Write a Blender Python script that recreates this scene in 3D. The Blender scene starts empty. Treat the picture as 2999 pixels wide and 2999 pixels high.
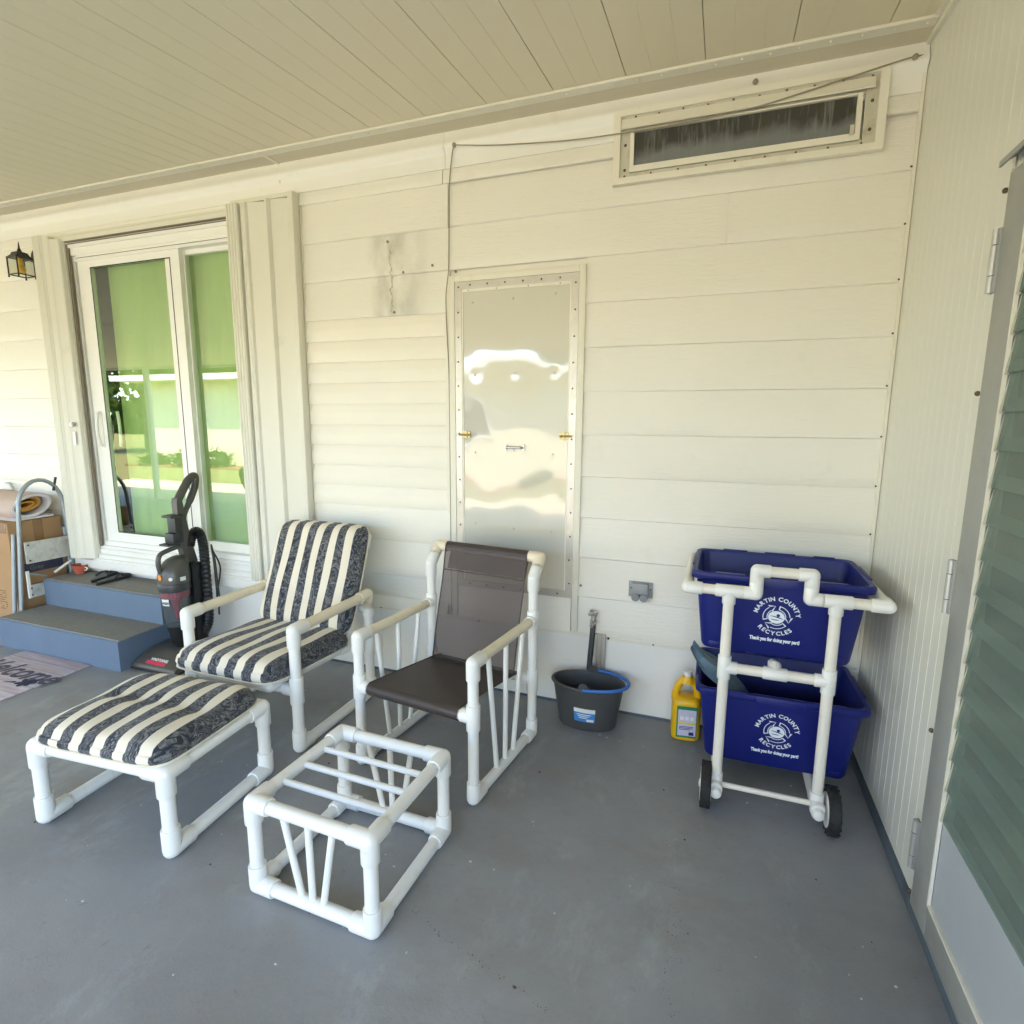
import bpy, bmesh, math, random
from mathutils import Vector, Matrix
random.seed(7)
R = math.radians
S = bpy.context.scene
COL = S.collection
PI = math.pi

# ------------------------------------------------------------------ camera
cd = bpy.data.cameras.new('camera'); cam = bpy.data.objects.new('camera', cd); COL.objects.link(cam)
S.camera = cam
cx_ = Vector((0.9392, 0.3433, 0.0062)); dn_ = Vector((0.0609, -0.1487, -0.9870)); fw_ = Vector((-0.3379, 0.9274, -0.1606))
cam.matrix_world = Matrix(((cx_.x, -dn_.x, -fw_.x, -0.6445), (cx_.y, -dn_.y, -fw_.y, -2.6915), (cx_.z, -dn_.z, -fw_.z, 1.4715), (0, 0, 0, 1)))
cd.sensor_width = 36; cd.sensor_fit = 'AUTO'; cd.lens = 36 * 1636.09 / 2999
cd.clip_start = 0.05; cd.clip_end = 2000

# ------------------------------------------------------------------ sky and sun
SUN_EL, SUN_AZ = R(64), R(14)          # the sun stands behind the house, over its roof
w = bpy.data.worlds.new('World'); S.world = w; w.use_nodes = True
nt = w.node_tree; nt.nodes.clear()
sky = nt.nodes.new('ShaderNodeTexSky'); sky.sky_type = 'NISHITA'; sky.sun_disc = False
sky.sun_elevation = SUN_EL; sky.sun_rotation = SUN_AZ; sky.dust_density = .6; sky.ozone_density = 2.0
bg = nt.nodes.new('ShaderNodeBackground'); bg.inputs[1].default_value = 0.15
wo = nt.nodes.new('ShaderNodeOutputWorld')
nt.links.new(sky.outputs[0], bg.inputs[0]); nt.links.new(bg.outputs[0], wo.inputs[0])
sl = bpy.data.lights.new('sun', 'SUN'); sl.energy = 2.8; sl.angle = R(0.5); sl.color = (1, 0.93, 0.82)
so = bpy.data.objects.new('sun', sl); COL.objects.link(so)
sd = Vector((math.sin(SUN_AZ) * math.cos(SUN_EL), math.cos(SUN_AZ) * math.cos(SUN_EL), math.sin(SUN_EL)))
so.rotation_euler = (-sd).to_track_quat('-Z', 'Y').to_euler(); so.location = (0, 0, 30)
S.view_settings.view_transform = 'Standard'; S.view_settings.look = 'None'
S.view_settings.gamma = 1; S.view_settings.exposure = 3.72; S.view_settings.use_curve_mapping = False
S.render.engine = 'CYCLES'
S.cycles.max_bounces = 8; S.cycles.diffuse_bounces = 5; S.cycles.glossy_bounces = 4; S.cycles.transparent_max_bounces = 10
S.cycles.caustics_reflective = False; S.cycles.caustics_refractive = False

# ------------------------------------------------------------------ materials
MAT = {}
def nodes(name):
    m = bpy.data.materials.new(name); m.use_nodes = True; t = m.node_tree
    b = t.nodes['Principled BSDF']
    return m, t, b
def N(t, typ, **k):
    n = t.nodes.new(typ)
    for a, v in k.items():
        if a.startswith('i_'):
            q = a[2:]; n.inputs[int(q) if q.isdigit() else q].default_value = v
        else: setattr(n, a, v)
    return n
def noise(t, scale, detail=4, rough=.55, stretch=None, dist=0, coord='Object'):
    tc = N(t, 'ShaderNodeTexCoord'); mp = N(t, 'ShaderNodeMapping')
    if stretch: mp.inputs['Scale'].default_value = stretch
    t.links.new(tc.outputs[coord], mp.inputs[0])
    n = N(t, 'ShaderNodeTexNoise', i_Scale=scale, i_Detail=detail, i_Roughness=rough, i_Distortion=dist)
    t.links.new(mp.outputs[0], n.inputs['Vector'])
    return n.outputs['Fac']
def ramp(t, fac, stops):
    r = N(t, 'ShaderNodeValToRGB'); e = r.color_ramp.elements
    while len(e) < len(stops): e.new(.5)
    for el, (p, c) in zip(e, stops):
        el.position = p; el.color = (c, c, c, 1) if isinstance(c, (int, float)) else (*c, 1)
    t.links.new(fac, r.inputs[0]); return r.outputs[0]
def mix(t, fac, a, b, mode='MIX'):
    n = N(t, 'ShaderNodeMix', data_type='RGBA', blend_type=mode)
    for i, v in ((0, fac), (6, a), (7, b)):
        if hasattr(v, 'node'): t.links.new(v, n.inputs[i])
        else: n.inputs[i].default_value = v if i == 0 else (*v, 1)
    return n.outputs[2]
def bump(t, b, h, strength, dist=.01, prev=None):
    n = N(t, 'ShaderNodeBump', i_Strength=strength, i_Distance=dist)
    t.links.new(h, n.inputs['Height'])
    if prev: t.links.new(prev, n.inputs['Normal'])
    t.links.new(n.outputs[0], b.inputs['Normal']); return n.outputs[0]
def M(name, col, rough=.5, metal=0, var=.06, vs=4, bmp=0, bs=60, stretch=None, spec=.5, grime=None, gs=3, glo=.55, coat=0):
    if name in MAT: return MAT[name]
    m, t, b = nodes(name)
    dk = tuple(c * (1 - var) for c in col); lt = tuple(min(1, c * (1 + var)) for c in col)
    c = mix(t, noise(t, vs, 5), dk, lt)
    if grime:
        c = mix(t, ramp(t, noise(t, gs, 8, .65, stretch), [(glo, 0), (glo + .2, .75)]), c, grime)
    t.links.new(c, b.inputs['Base Color'])
    b.inputs['Roughness'].default_value = rough; b.inputs['Metallic'].default_value = metal
    b.inputs['Specular IOR Level'].default_value = spec
    if coat: b.inputs['Coat Weight'].default_value = coat; b.inputs['Coat Roughness'].default_value = .05
    if rough > .1:
        rr = ramp(t, noise(t, vs * 3, 4), [(0, max(.03, rough - .1)), (1, min(1, rough + .1))])
        t.links.new(rr, b.inputs['Roughness'])
    if bmp: bump(t, b, noise(t, bs, 4, .6, stretch), bmp, .004)
    MAT[name] = m; return m

M('pvc', (.80, .79, .76), .32, var=.03, vs=9, bmp=.05, bs=30, grime=(.62, .57, .47), gs=14, glo=.6)
M('pvc_aged', (.76, .68, .52), .38, var=.07, vs=9, bmp=.05, bs=30, grime=(.55, .43, .27), gs=16, glo=.56)
M('pvc_cart', (.78, .74, .66), .35, var=.05, vs=9, grime=(.5, .42, .32), gs=20, glo=.62)
M('white_paint', (.82, .81, .77), .42, var=.03, bmp=.05, bs=40, grime=(.66, .62, .54), gs=7, glo=.62)
M('shutter_alu', (.72, .70, .61), .40, var=.03, bmp=.02, bs=20, grime=(.58, .54, .44), gs=6, glo=.62)
M('vinyl', (.86, .85, .81), .35, var=.02, grime=(.62, .56, .47), gs=9, glo=.66)
M('trim_cream', (.78, .75, .65), .45, var=.04, grime=(.60, .55, .42), gs=8, glo=.6)
M('vinyl_siding', (.83, .79, .70), .45, var=.03, bmp=.06, bs=40, stretch=(.3, 1, 4))
M('alu', (.52, .50, .46), .42, .85, var=.1, vs=14, bmp=.08, bs=60, grime=(.45, .42, .33), gs=22, glo=.52)
M('alu_dull', (.50, .50, .48), .5, .8, var=.12, vs=20, grime=(.3, .28, .22), gs=18, glo=.6)
M('window_alu', (.60, .58, .48), .5, .25, var=.08, vs=14, bmp=.15, bs=80, grime=(.36, .31, .21), gs=14, glo=.5)
M('steel', (.45, .45, .46), .35, 1, var=.1, vs=20)
M('brass', (.50, .40, .20), .42, .8, var=.1, vs=20)
M('screw', (.12, .09, .06), .5, .6)
M('screw_white', (.80, .77, .65), .4)
M('black_plastic', (.014, .014, .015), .38, var=.2, vs=12)
M('gunmetal', (.075, .072, .064), .33, var=.1, vs=10)
M('charcoal', (.035, .036, .037), .45, var=.12, vs=10)
M('rubber', (.016, .016, .017), .75, var=.3, vs=20, bmp=.1, bs=80)
M('brown_hem', (.045, .033, .030), .5, var=.1, vs=30)
M('bin_blue', (.004, .0105, .150), .42, var=.07, vs=8, bmp=.05, bs=50, grime=(.035, .042, .17), gs=7, glo=.66)
M('print_white', (.78, .84, .90), .5)
M('print_blue', (.004, .0105, .150), .5)
M('bucket_grey', (.065, .067, .070), .5, var=.08, vs=10)
M('bucket_blue', (.035, .16, .52), .4)
M('label_blue', (.05, .24, .58), .4, var=.03); M('label_white', (.80, .80, .78), .4); M('label_green', (.02, .22, .10), .4)
M('label_lilac', (.62, .58, .72), .4); M('label_yellow', (.8, .62, .05), .4); M('label_dark', (.05, .05, .09), .4); M('label_red', (.7, .04, .10), .45)
M('label_orange', (.85, .27, .03), .4)
M('jug_yellow', (.80, .46, .006), .35, var=.04, vs=12)
M('cardboard', (.42, .25, .12), .8, var=.12, vs=7, bmp=.1, bs=30, grime=(.30, .17, .08), gs=6, glo=.55)
M('tape', (.30, .16, .07), .25, var=.06)
M('foam_white', (.75, .72, .74), .7, var=.04, bmp=.1, bs=60); M('foam_pink', (.55, .42, .36), .75, var=.06, bmp=.1, bs=40)
M('foam_orange', (.62, .31, .06), .75, var=.12, vs=18, bmp=.15, bs=60)
M('ladder_tube', (.34, .38, .41), .45, .45, var=.12, vs=18, grime=(.2, .22, .23), gs=16, glo=.55)
M('ladder_tread', (.62, .62, .58), .5, .2, var=.12, vs=25, grime=(.38, .36, .32), gs=22, glo=.5)
M('terracotta', (.42, .09, .045), .6, var=.12); M('fruit', (.45, .36, .25), .6)
M('lamp_black', (.020, .016, .013), .4, .3, var=.2, vs=20)
M('bulb', (.85, .46, .02), .3)
M('flop', (.012, .012, .014), .6, var=.3, vs=30); M('flop_tread', (.11, .11, .115), .7, var=.3, vs=60, bmp=.3, bs=160)
M('kerb_paint', (.095, .125, .155), .55, var=.15, vs=10, bmp=.2, bs=40, grime=(.06, .06, .06), gs=9, glo=.56)
M('riser_paint', (.115, .165, .245), .6, var=.1, vs=6, bmp=.25, bs=30, grime=(.15, .17, .20), gs=10, glo=.62)
M('door_grey', (.33, .335, .32), .4, .1, var=.06, vs=9, grime=(.27, .26, .23), gs=8, glo=.6)
M('kick_panel', (.42, .44, .47), .45, .1, var=.05, vs=5)
M('dark_room', (.022, .02, .017), .9)
M('soffit', (.62, .57, .44), .5, var=.04)
M('stucco', (.72, .66, .47), .8, var=.06, bmp=.2, bs=60); M('stucco_grey', (.52, .56, .52), .8, var=.05)
M('roof_white', (.75, .75, .72), .6); M('car_white', (.8, .8, .8), .2, coat=.6); M('car_glass', (.02, .025, .03), .08)
M('bark', (.10, .075, .05), .9, var=.2, bmp=.4, bs=30); M('leaf', (.075, .13, .03), .6, var=.35, vs=2); M('leaf_light', (.13, .19, .04), .6, var=.3, vs=2)
M('mulch', (.22, .09, .05), .9, var=.3, vs=20); M('bounce_concrete', (.56, .46, .32), .85, var=.1)
M('bag_blue', (.20, .31, .40), .3, var=.15, vs=20)
M('cord', (.30, .27, .20), .7); M('spigot_pipe', (.06, .068, .072), .6, var=.2, vs=20); M('outlet_grey', (.30, .315, .33), .5, .2, var=.12, vs=30, bmp=.2, bs=120)
M('debris', (.55, .53, .48), .8)
M('debris_dark', (.07, .062, .055), .8)

def special():
    # embossed painted lap siding
    m, t, b = nodes('siding')
    c = mix(t, noise(t, 1.3, 4), (.78, .75, .67), (.84, .82, .75))
    c = mix(t, ramp(t, noise(t, 2.1, 7, .65), [(.60, 0), (.80, .45)]), c, (.60, .57, .49))
    t.links.new(c, b.inputs['Base Color']); b.inputs['Roughness'].default_value = .42
    h = ramp(t, noise(t, 22, 5, .6, (.55, 1, 7), .8), [(.35, 0), (.65, 1)])
    bump(t, b, h, .30, .003); MAT['siding'] = m
    # dirty patch where something hung: darker siding between slider and hatch
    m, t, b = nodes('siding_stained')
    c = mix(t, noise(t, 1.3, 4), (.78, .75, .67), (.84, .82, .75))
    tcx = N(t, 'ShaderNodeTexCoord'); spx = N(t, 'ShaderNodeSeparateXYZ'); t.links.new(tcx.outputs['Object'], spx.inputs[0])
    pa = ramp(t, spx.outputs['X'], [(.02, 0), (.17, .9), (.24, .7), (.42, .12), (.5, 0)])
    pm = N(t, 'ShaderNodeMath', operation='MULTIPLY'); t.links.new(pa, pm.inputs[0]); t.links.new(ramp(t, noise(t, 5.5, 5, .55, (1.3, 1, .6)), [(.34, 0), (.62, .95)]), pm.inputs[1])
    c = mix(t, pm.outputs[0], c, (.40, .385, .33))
    t.links.new(c, b.inputs['Base Color']); b.inputs['Roughness'].default_value = .45
    h = ramp(t, noise(t, 22, 5, .6, (.55, 1, 7), .8), [(.35, 0), (.65, 1)])
    bump(t, b, h, .30, .003); MAT['siding_stained'] = m
    # painted concrete floor
    m, t, b = nodes('floor_paint')
    c = mix(t, ramp(t, noise(t, 1.0, 8, .62), [(.34, 0), (.66, 1)]), (.215, .225, .245), (.325, .330, .338))
    c = mix(t, ramp(t, noise(t, 1.9, 9, .72, (1, 1.6, 1), .15), [(.46, 0), (.64, .75)]), c, (.230, .214, .200))
    c = mix(t, ramp(t, noise(t, 2.4, 10, .75, (1.5, .8, 1), .2), [(.55, 0), (.70, .65)]), c, (.40, .435, .44))
    c = mix(t, ramp(t, noise(t, 24, 6, .75), [(.60, 0), (.72, .5)]), c, (.10, .098, .095))
    c = mix(t, ramp(t, noise(t, 80, 4, .6), [(.30, 0), (.70, .35)]), c, (.29, .29, .29))
    t.links.new(c, b.inputs['Base Color'])
    t.links.new(ramp(t, noise(t, 3, 6, .6), [(.3, .38), (.7, .62)]), b.inputs['Roughness'])
    p = bump(t, b, noise(t, 9, 6, .6), .12, .01); bump(t, b, noise(t, 140, 4, .6), .25, .002, p)
    MAT['floor_paint'] = m
    m, t, b = nodes('tread_paint')
    c = mix(t, noise(t, 3, 8, .65), (.15, .145, .135), (.26, .245, .22))
    c = mix(t, ramp(t, noise(t, 60, 5, .7), [(.45, 0), (.7, .5)]), c, (.33, .30, .26))
    t.links.new(c, b.inputs['Base Color']); b.inputs['Roughness'].default_value = .7
    bump(t, b, noise(t, 120, 4, .6), .4, .003); MAT['tread_paint'] = m
    # ceiling
    m, t, b = nodes('ceiling_paint')
    c = mix(t, noise(t, 1.2, 5), (.72, .66, .50), (.78, .72, .56))
    c = mix(t, ramp(t, noise(t, 30, 4, .7), [(.70, 0), (.78, .35)]), c, (.55, .50, .40))
    t.links.new(c, b.inputs['Base Color']); b.inputs['Roughness'].default_value = .4
    bump(t, b, noise(t, 50, 4, .6), .05, .002); MAT['ceiling_paint'] = m
    # shed wall sheet
    m, t, b = nodes('shed_sheet')
    c = mix(t, noise(t, 1.5, 5, .5, (1, 1, .3)), (.70, .69, .62), (.77, .76, .70))
    t.links.new(c, b.inputs['Base Color']); b.inputs['Roughness'].default_value = .33
    bump(t, b, noise(t, 8, 3, .5, (1, 1, .25)), .06, .006); MAT['shed_sheet'] = m
    # hatch panel, glossy enamel on thin sheet metal
    m, t, b = nodes('hatch_enamel')
    c = mix(t, noise(t, 2, 5), (.58, .56, .48), (.63, .61, .53))
    t.links.new(c, b.inputs['Base Color']); b.inputs['Roughness'].default_value = .07
    b.inputs['Specular IOR Level'].default_value = .6
    b.inputs['Coat Weight'].default_value = .6; b.inputs['Coat Roughness'].default_value = .02; b.inputs['Coat IOR'].default_value = 1.6
    MAT['hatch_enamel'] = m
    # fabric: cream stripes between navy floral stripes, along local x
    for nm, per, off in (('stripe_seat', .0942, -.0038), ('stripe_stool', .0967, -.0038), ('floral', None, 0)):
        m, t, b = nodes(nm)
        tc = N(t, 'ShaderNodeTexCoord')
        wn = N(t, 'ShaderNodeTexNoise', i_Scale=9.0, i_Detail=3.0)
        t.links.new(tc.outputs['Object'], wn.inputs['Vector'])
        vm = N(t, 'ShaderNodeVectorMath', operation='MULTIPLY_ADD'); vm.inputs[1].default_value = (.16, .16, .16)
        t.links.new(wn.outputs['Color'], vm.inputs[0]); t.links.new(tc.outputs['Object'], vm.inputs[2])
        D, G1, G2 = (.016, .020, .032), (.115, .115, .122), (.185, .185, .19)
        fl = ramp(t, noise(t, 10, 2.0, .5, (1, 1, 1), 1.7), [(.36, D), (.375, G1), (.44, G1), (.45, D), (.475, D), (.485, G2), (.545, G2), (.555, D), (.60, D), (.61, G1), (.68, G2)])
        vl = ramp(t, noise(t, 34, 2.0, .5, (1, 1, 1), 1.2), [(.44, .55), (.47, 0), (.53, 0), (.56, .55)])
        fl = mix(t, vl, fl, D)
        if per:
            sx = N(t, 'ShaderNodeSeparateXYZ'); t.links.new(tc.outputs['Object'], sx.inputs[0])
            a = N(t, 'ShaderNodeMath', operation='MULTIPLY_ADD'); a.inputs[1].default_value = 1 / per; a.inputs[2].default_value = 20 + off / per
            t.links.new(sx.outputs['X'], a.inputs[0])
            f = N(t, 'ShaderNodeMath', operation='FRACT'); t.links.new(a.outputs[0], f.inputs[0])
            msk = ramp(t, f.outputs[0], [(.03, 0), (.045, 1), (.49, 1), (.505, 0)])
            cr = mix(t, noise(t, 6, 5), (.72, .64, .50), (.80, .74, .62))
            ab = N(t, 'ShaderNodeMath', operation='ABSOLUTE'); t.links.new(sx.outputs['X'], ab.inputs[0])
            lt_ = N(t, 'ShaderNodeMath', operation='LESS_THAN'); t.links.new(ab.outputs[0], lt_.inputs[0]); lt_.inputs[1].default_value = per * 3 - .004
            mm_ = N(t, 'ShaderNodeMath', operation='MULTIPLY'); t.links.new(msk, mm_.inputs[0]); t.links.new(lt_.outputs[0], mm_.inputs[1])
            c = mix(t, mm_.outputs[0], fl, cr)
        else: c = fl
        t.links.new(c, b.inputs['Base Color']); b.inputs['Roughness'].default_value = .85
        b.inputs['Sheen Weight'].default_value = .15
        p = bump(t, b, noise(t, 11, 3, .5), .25, .012); bump(t, b, noise(t, 300, 2, .5), .2, .001, p)
        MAT[nm] = m
    M('piping_cream', (.74, .67, .54), .8, var=.06, vs=12)
    # glass with a coating: real panes, part reflection, part see-through
    for nm, tint, base, rough in (('slider_glass', (.92, .985, .91), .11, .0), ('lamp_glass', (.92, .93, .9), .06, .0)):
        m, t, b = nodes(nm); t.nodes.remove(b)
        out = t.nodes['Material Output']
        tr = N(t, 'ShaderNodeBsdfTransparent'); tr.inputs[0].default_value = (*tint, 1)
        gl = N(t, 'ShaderNodeBsdfGlossy'); gl.inputs['Roughness'].default_value = rough; gl.inputs[0].default_value = (.95, 1, .93, 1)
        fr = N(t, 'ShaderNodeFresnel'); fr.inputs[0].default_value = 1.5
        ad = N(t, 'ShaderNodeMath', operation='ADD', use_clamp=True); ad.inputs[1].default_value = base
        t.links.new(fr.outputs[0], ad.inputs[0])
        ge = N(t, 'ShaderNodeNewGeometry'); iv = N(t, 'ShaderNodeMath', operation='SUBTRACT'); iv.inputs[0].default_value = 1
        t.links.new(ge.outputs['Backfacing'], iv.inputs[1])
        ml = N(t, 'ShaderNodeMath', operation='MULTIPLY'); t.links.new(ad.outputs[0], ml.inputs[0]); t.links.new(iv.outputs[0], ml.inputs[1])
        mx = N(t, 'ShaderNodeMixShader'); t.links.new(ml.outputs[0], mx.inputs[0]); t.links.new(tr.outputs[0], mx.inputs[1]); t.links.new(gl.outputs[0], mx.inputs[2])
        t.links.new(mx.outputs[0], out.inputs[0]); MAT[nm] = m
    m, t, b = nodes('canister'); out = t.nodes['Material Output']
    b.inputs['Base Color'].default_value = (.15, .165, .17, 1); b.inputs['Roughness'].default_value = .25
    tr = N(t, 'ShaderNodeBsdfTransparent'); tr.inputs[0].default_value = (.8, .82, .82, 1)
    mx = N(t, 'ShaderNodeMixShader'); mx.inputs[0].default_value = .45
    t.links.new(tr.outputs[0], mx.inputs[1]); t.links.new(b.outputs[0], mx.inputs[2]); t.links.new(mx.outputs[0], out.inputs[0]); MAT['canister'] = m
    # woven see-through sling
    for nm, op in (('sling_mesh', .66), ('sling_seat', .97)):
        m, t, b = nodes(nm); out = t.nodes['Material Output']
        c = mix(t, noise(t, 7, 4), (.062, .045, .042), (.082, .060, .056)) if op < .9 else mix(t, noise(t, 7, 4), (.040, .029, .026), (.052, .038, .034))
        t.links.new(c, b.inputs['Base Color']); b.inputs['Roughness'].default_value = .5
        tc = N(t, 'ShaderNodeTexCoord'); wv = N(t, 'ShaderNodeTexWave', i_Scale=150.0); wv.bands_direction = 'X'
        t.links.new(tc.outputs['Object'], wv.inputs['Vector'])
        bump(t, b, wv.outputs['Fac'], .15, .001)
        tr = N(t, 'ShaderNodeBsdfTransparent'); tr.inputs[0].default_value = (.75, .68, .66, 1)
        mx = N(t, 'ShaderNodeMixShader'); mx.inputs[0].default_value = op
        t.links.new(tr.outputs[0], mx.inputs[1]); t.links.new(b.outputs[0], mx.inputs[2]); t.links.new(mx.outputs[0], out.inputs[0])
        MAT[nm] = m
    # jalousie glass: obscure, partly see-through
    m, t, b = nodes('louver_glass'); out = t.nodes['Material Output']
    c = mix(t, noise(t, 4, 4), (.26, .32, .29), (.31, .37, .34)); t.links.new(c, b.inputs['Base Color'])
    b.inputs['Roughness'].default_value = .22
    tr = N(t, 'ShaderNodeBsdfTransparent'); tr.inputs[0].default_value = (.8, .9, .85, 1)
    mx = N(t, 'ShaderNodeMixShader'); mx.inputs[0].default_value = .38
    t.links.new(tr.outputs[0], mx.inputs[1]); t.links.new(b.outputs[0], mx.inputs[2]); t.links.new(mx.outputs[0], out.inputs[0])
    MAT['louver_glass'] = m
    # grimy window pane with run marks
    m, t, b = nodes('dirty_glass')
    c = mix(t, noise(t, 5, 5), (.035, .036, .030), (.065, .064, .052))
    c = mix(t, ramp(t, noise(t, 26, 6, .7, (2.2, 1, .16)), [(.50, 0), (.75, .75)]), c, (.30, .31, .29))
    sx = N(t, 'ShaderNodeTexCoord'); sp = N(t, 'ShaderNodeSeparateXYZ'); t.links.new(sx.outputs['Object'], sp.inputs[0])
    ad = N(t, 'ShaderNodeMath', operation='MULTIPLY_ADD'); ad.inputs[1].default_value = .10; t.links.new(noise(t, 9, 6, .6), ad.inputs[0]); t.links.new(sp.outputs['Z'], ad.inputs[2])
    low = ramp(t, ad.outputs[0], [(.09, .8), (.135, 0)])
    c = mix(t, low, c, (.21, .225, .23))
    t.links.new(c, b.inputs['Base Color']); b.inputs['Roughness'].default_value = .22; MAT['dirty_glass'] = m
    # pale green blind
    m, t, b = nodes('blind_green'); c = mix(t, noise(t, 2, 3), (.44, .53, .22), (.50, .59, .27))
    t.links.new(c, b.inputs['Base Color']); b.inputs['Roughness'].default_value = .8; MAT['blind_green'] = m
    # door mat: printed pale planks
    m, t, b = nodes('mat_print')
    tc = N(t, 'ShaderNodeTexCoord'); sx = N(t, 'ShaderNodeSeparateXYZ'); t.links.new(tc.outputs['Object'], sx.inputs[0])
    f = N(t, 'ShaderNodeMath', operation='MULTIPLY_ADD'); f.inputs[1].default_value = 1 / .078; f.inputs[2].default_value = 30
    t.links.new(sx.outputs['Y'], f.inputs[0]); fr = N(t, 'ShaderNodeMath', operation='FRACT'); t.links.new(f.outputs[0], fr.inputs[0])
    ln = ramp(t, fr.outputs[0], [(.0, .8), (.05, 0), (.95, 0), (1, .8)])
    c = mix(t, ramp(t, noise(t, 10, 6, .65, (.25, 3, 1)), [(.4, 0), (.7, 1)]), (.56, .50, .53), (.46, .33, .36))
    c = mix(t, ln, c, (.24, .16, .18)); c = mix(t, ramp(t, noise(t, 40, 3, .6), [(.66, 0), (.74, .5)]), c, (.25, .17, .16))
    t.links.new(c, b.inputs['Base Color']); b.inputs['Roughness'].default_value = .9; bump(t, b, noise(t, 200, 3), .3, .002); MAT['mat_print'] = m
    # lawn
    m, t, b = nodes('lawn_grass')
    c = mix(t, noise(t, 1.2, 9, .75), (.12, .13, .03), (.30, .25, .09)); t.links.new(c, b.inputs['Base Color'])
    b.inputs['Roughness'].default_value = .9; bump(t, b, noise(t, 30, 6, .7), .8, .05); MAT['lawn_grass'] = m
special()

# ------------------------------------------------------------------ mesh helpers
class MB:
    def __init__(s): s.v = []; s.f = []
    def add(s, v, f):
        o = len(s.v); s.v += [tuple(q) for q in v]; s.f += [tuple(i + o for i in q) for q in f]; return s
    def box(s, x0, x1, y0, y1, z0, z1, mtx=None, bev=0):
        if bev:
            bm = bmesh.new(); bmesh.ops.create_cube(bm, size=1)
            for q in bm.verts: q.co = Vector((x0 + (q.co.x + .5) * (x1 - x0), y0 + (q.co.y + .5) * (y1 - y0), z0 + (q.co.z + .5) * (z1 - z0)))
            bmesh.ops.bevel(bm, geom=bm.edges[:], offset=bev, segments=2, affect='EDGES', profile=.6)
            bm.verts.ensure_lookup_table()
            v = [q.co.copy() for q in bm.verts]; f = [[q.index for q in p.verts] for p in bm.faces]; bm.free()
        else:
            v = [Vector((x, y, z)) for x in (x0, x1) for y in (y0, y1) for z in (z0, z1)]
            f = [(0, 1, 3, 2), (4, 6, 7, 5), (0, 4, 5, 1), (2, 3, 7, 6), (0, 2, 6, 4), (1, 5, 7, 3)]
        if mtx: v = [mtx @ q for q in v]
        return s.add(v, f)
    def tube(s, pts, r, n=12, cap=True):
        pts = [Vector(p) for p in pts]; rs = r if isinstance(r, (list, tuple)) else [r] * len(pts)
        d0 = (pts[1] - pts[0]).normalized(); a = d0.orthogonal().normalized(); rings = []
        for i, p in enumerate(pts):
            d = (pts[min(i + 1, len(pts) - 1)] - pts[max(i - 1, 0)]).normalized()
            a = (a - d * a.dot(d)).normalized(); b = d.cross(a); k = 1
            if 0 < i < len(pts) - 1:
                e1 = (pts[i] - pts[i - 1]).normalized(); k = 1 / max(.5, math.sqrt((1 + e1.dot((pts[i + 1] - pts[i]).normalized())) / 2)) if False else 1
            rings.append([p + (a * math.cos(2 * PI * j / n) + b * math.sin(2 * PI * j / n)) * rs[i] * k for j in range(n)])
        return s.loft(rings, cap, cap)
    def loft(s, rings, c0=True, c1=True):
        o = len(s.v); n = len(rings[0])
        for q in rings: s.v += [tuple(p) for p in q]
        for i in range(len(rings) - 1):
            for j in range(n):
                s.f.append((o + i * n + j, o + i * n + (j + 1) % n, o + (i + 1) * n + (j + 1) % n, o + (i + 1) * n + j))
        if c0: s.f.append(tuple(o + j for j in reversed(range(n))))
        if c1: s.f.append(tuple(o + (len(rings) - 1) * n + j for j in range(n)))
        return s
    def sphere(s, c, r, n=12, m=8, sc=(1, 1, 1), z0=-1, z1=1):
        c = Vector(c); rings = []
        for i in range(m + 1):
            th = math.asin(max(-1, min(1, z0 + (z1 - z0) * 0))) + (math.asin(z1) - math.asin(z0)) * i / m
            rr = max(1e-4, math.cos(th)) * r; zz = math.sin(th) * r
            rings.append([c + Vector((rr * math.cos(2 * PI * j / n) * sc[0], rr * math.sin(2 * PI * j / n) * sc[1], zz * sc[2])) for j in range(n)])
        return s.loft(rings)
    def prism(s, poly, y0, y1, axis='y', mtx=None):
        """poly of 2D points extruded; axis y: (x,z); axis x: (y,z); axis z: (x,y)"""
        def P(a, b, e): return Vector((a, e, b)) if axis == 'y' else Vector((e, a, b)) if axis == 'x' else Vector((a, b, e))
        r0 = [P(a, b, y0) for a, b in poly]; r1 = [P(a, b, y1) for a, b in poly]
        if mtx: r0 = [mtx @ q for q in r0]; r1 = [mtx @ q for q in r1]
        return s.loft([r0, r1])
    def sheet(s, prof, e0, e1, axis='y', th=0):
        """open polyline profile extruded"""
        def P(a, b, e): return Vector((a, e, b)) if axis == 'y' else Vector((e, a, b)) if axis == 'x' else Vector((a, b, e))
        o = len(s.v); n = len(prof)
        s.v += [tuple(P(a, b, e)) for e in (e0, e1) for a, b in prof]
        s.f += [(o + i, o + i + 1, o + n + i + 1, o + n + i) for i in range(n - 1)]
        return s
    def ring(s, x0, x1, z0, z1, w, y0, y1, wb=None, wt=None):
        wb = wb or w; wt = wt or w
        s.box(x0, x0 + w, y0, y1, z0, z1); s.box(x1 - w, x1, y0, y1, z0, z1)
        s.box(x0 + w, x1 - w, y0, y1, z0, z0 + wb); s.box(x0 + w, x1 - w, y0, y1, z1 - wt, z1); return s
    def xf(s, m): s.v = [tuple(m @ Vector(q)) for q in s.v]; return s

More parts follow.
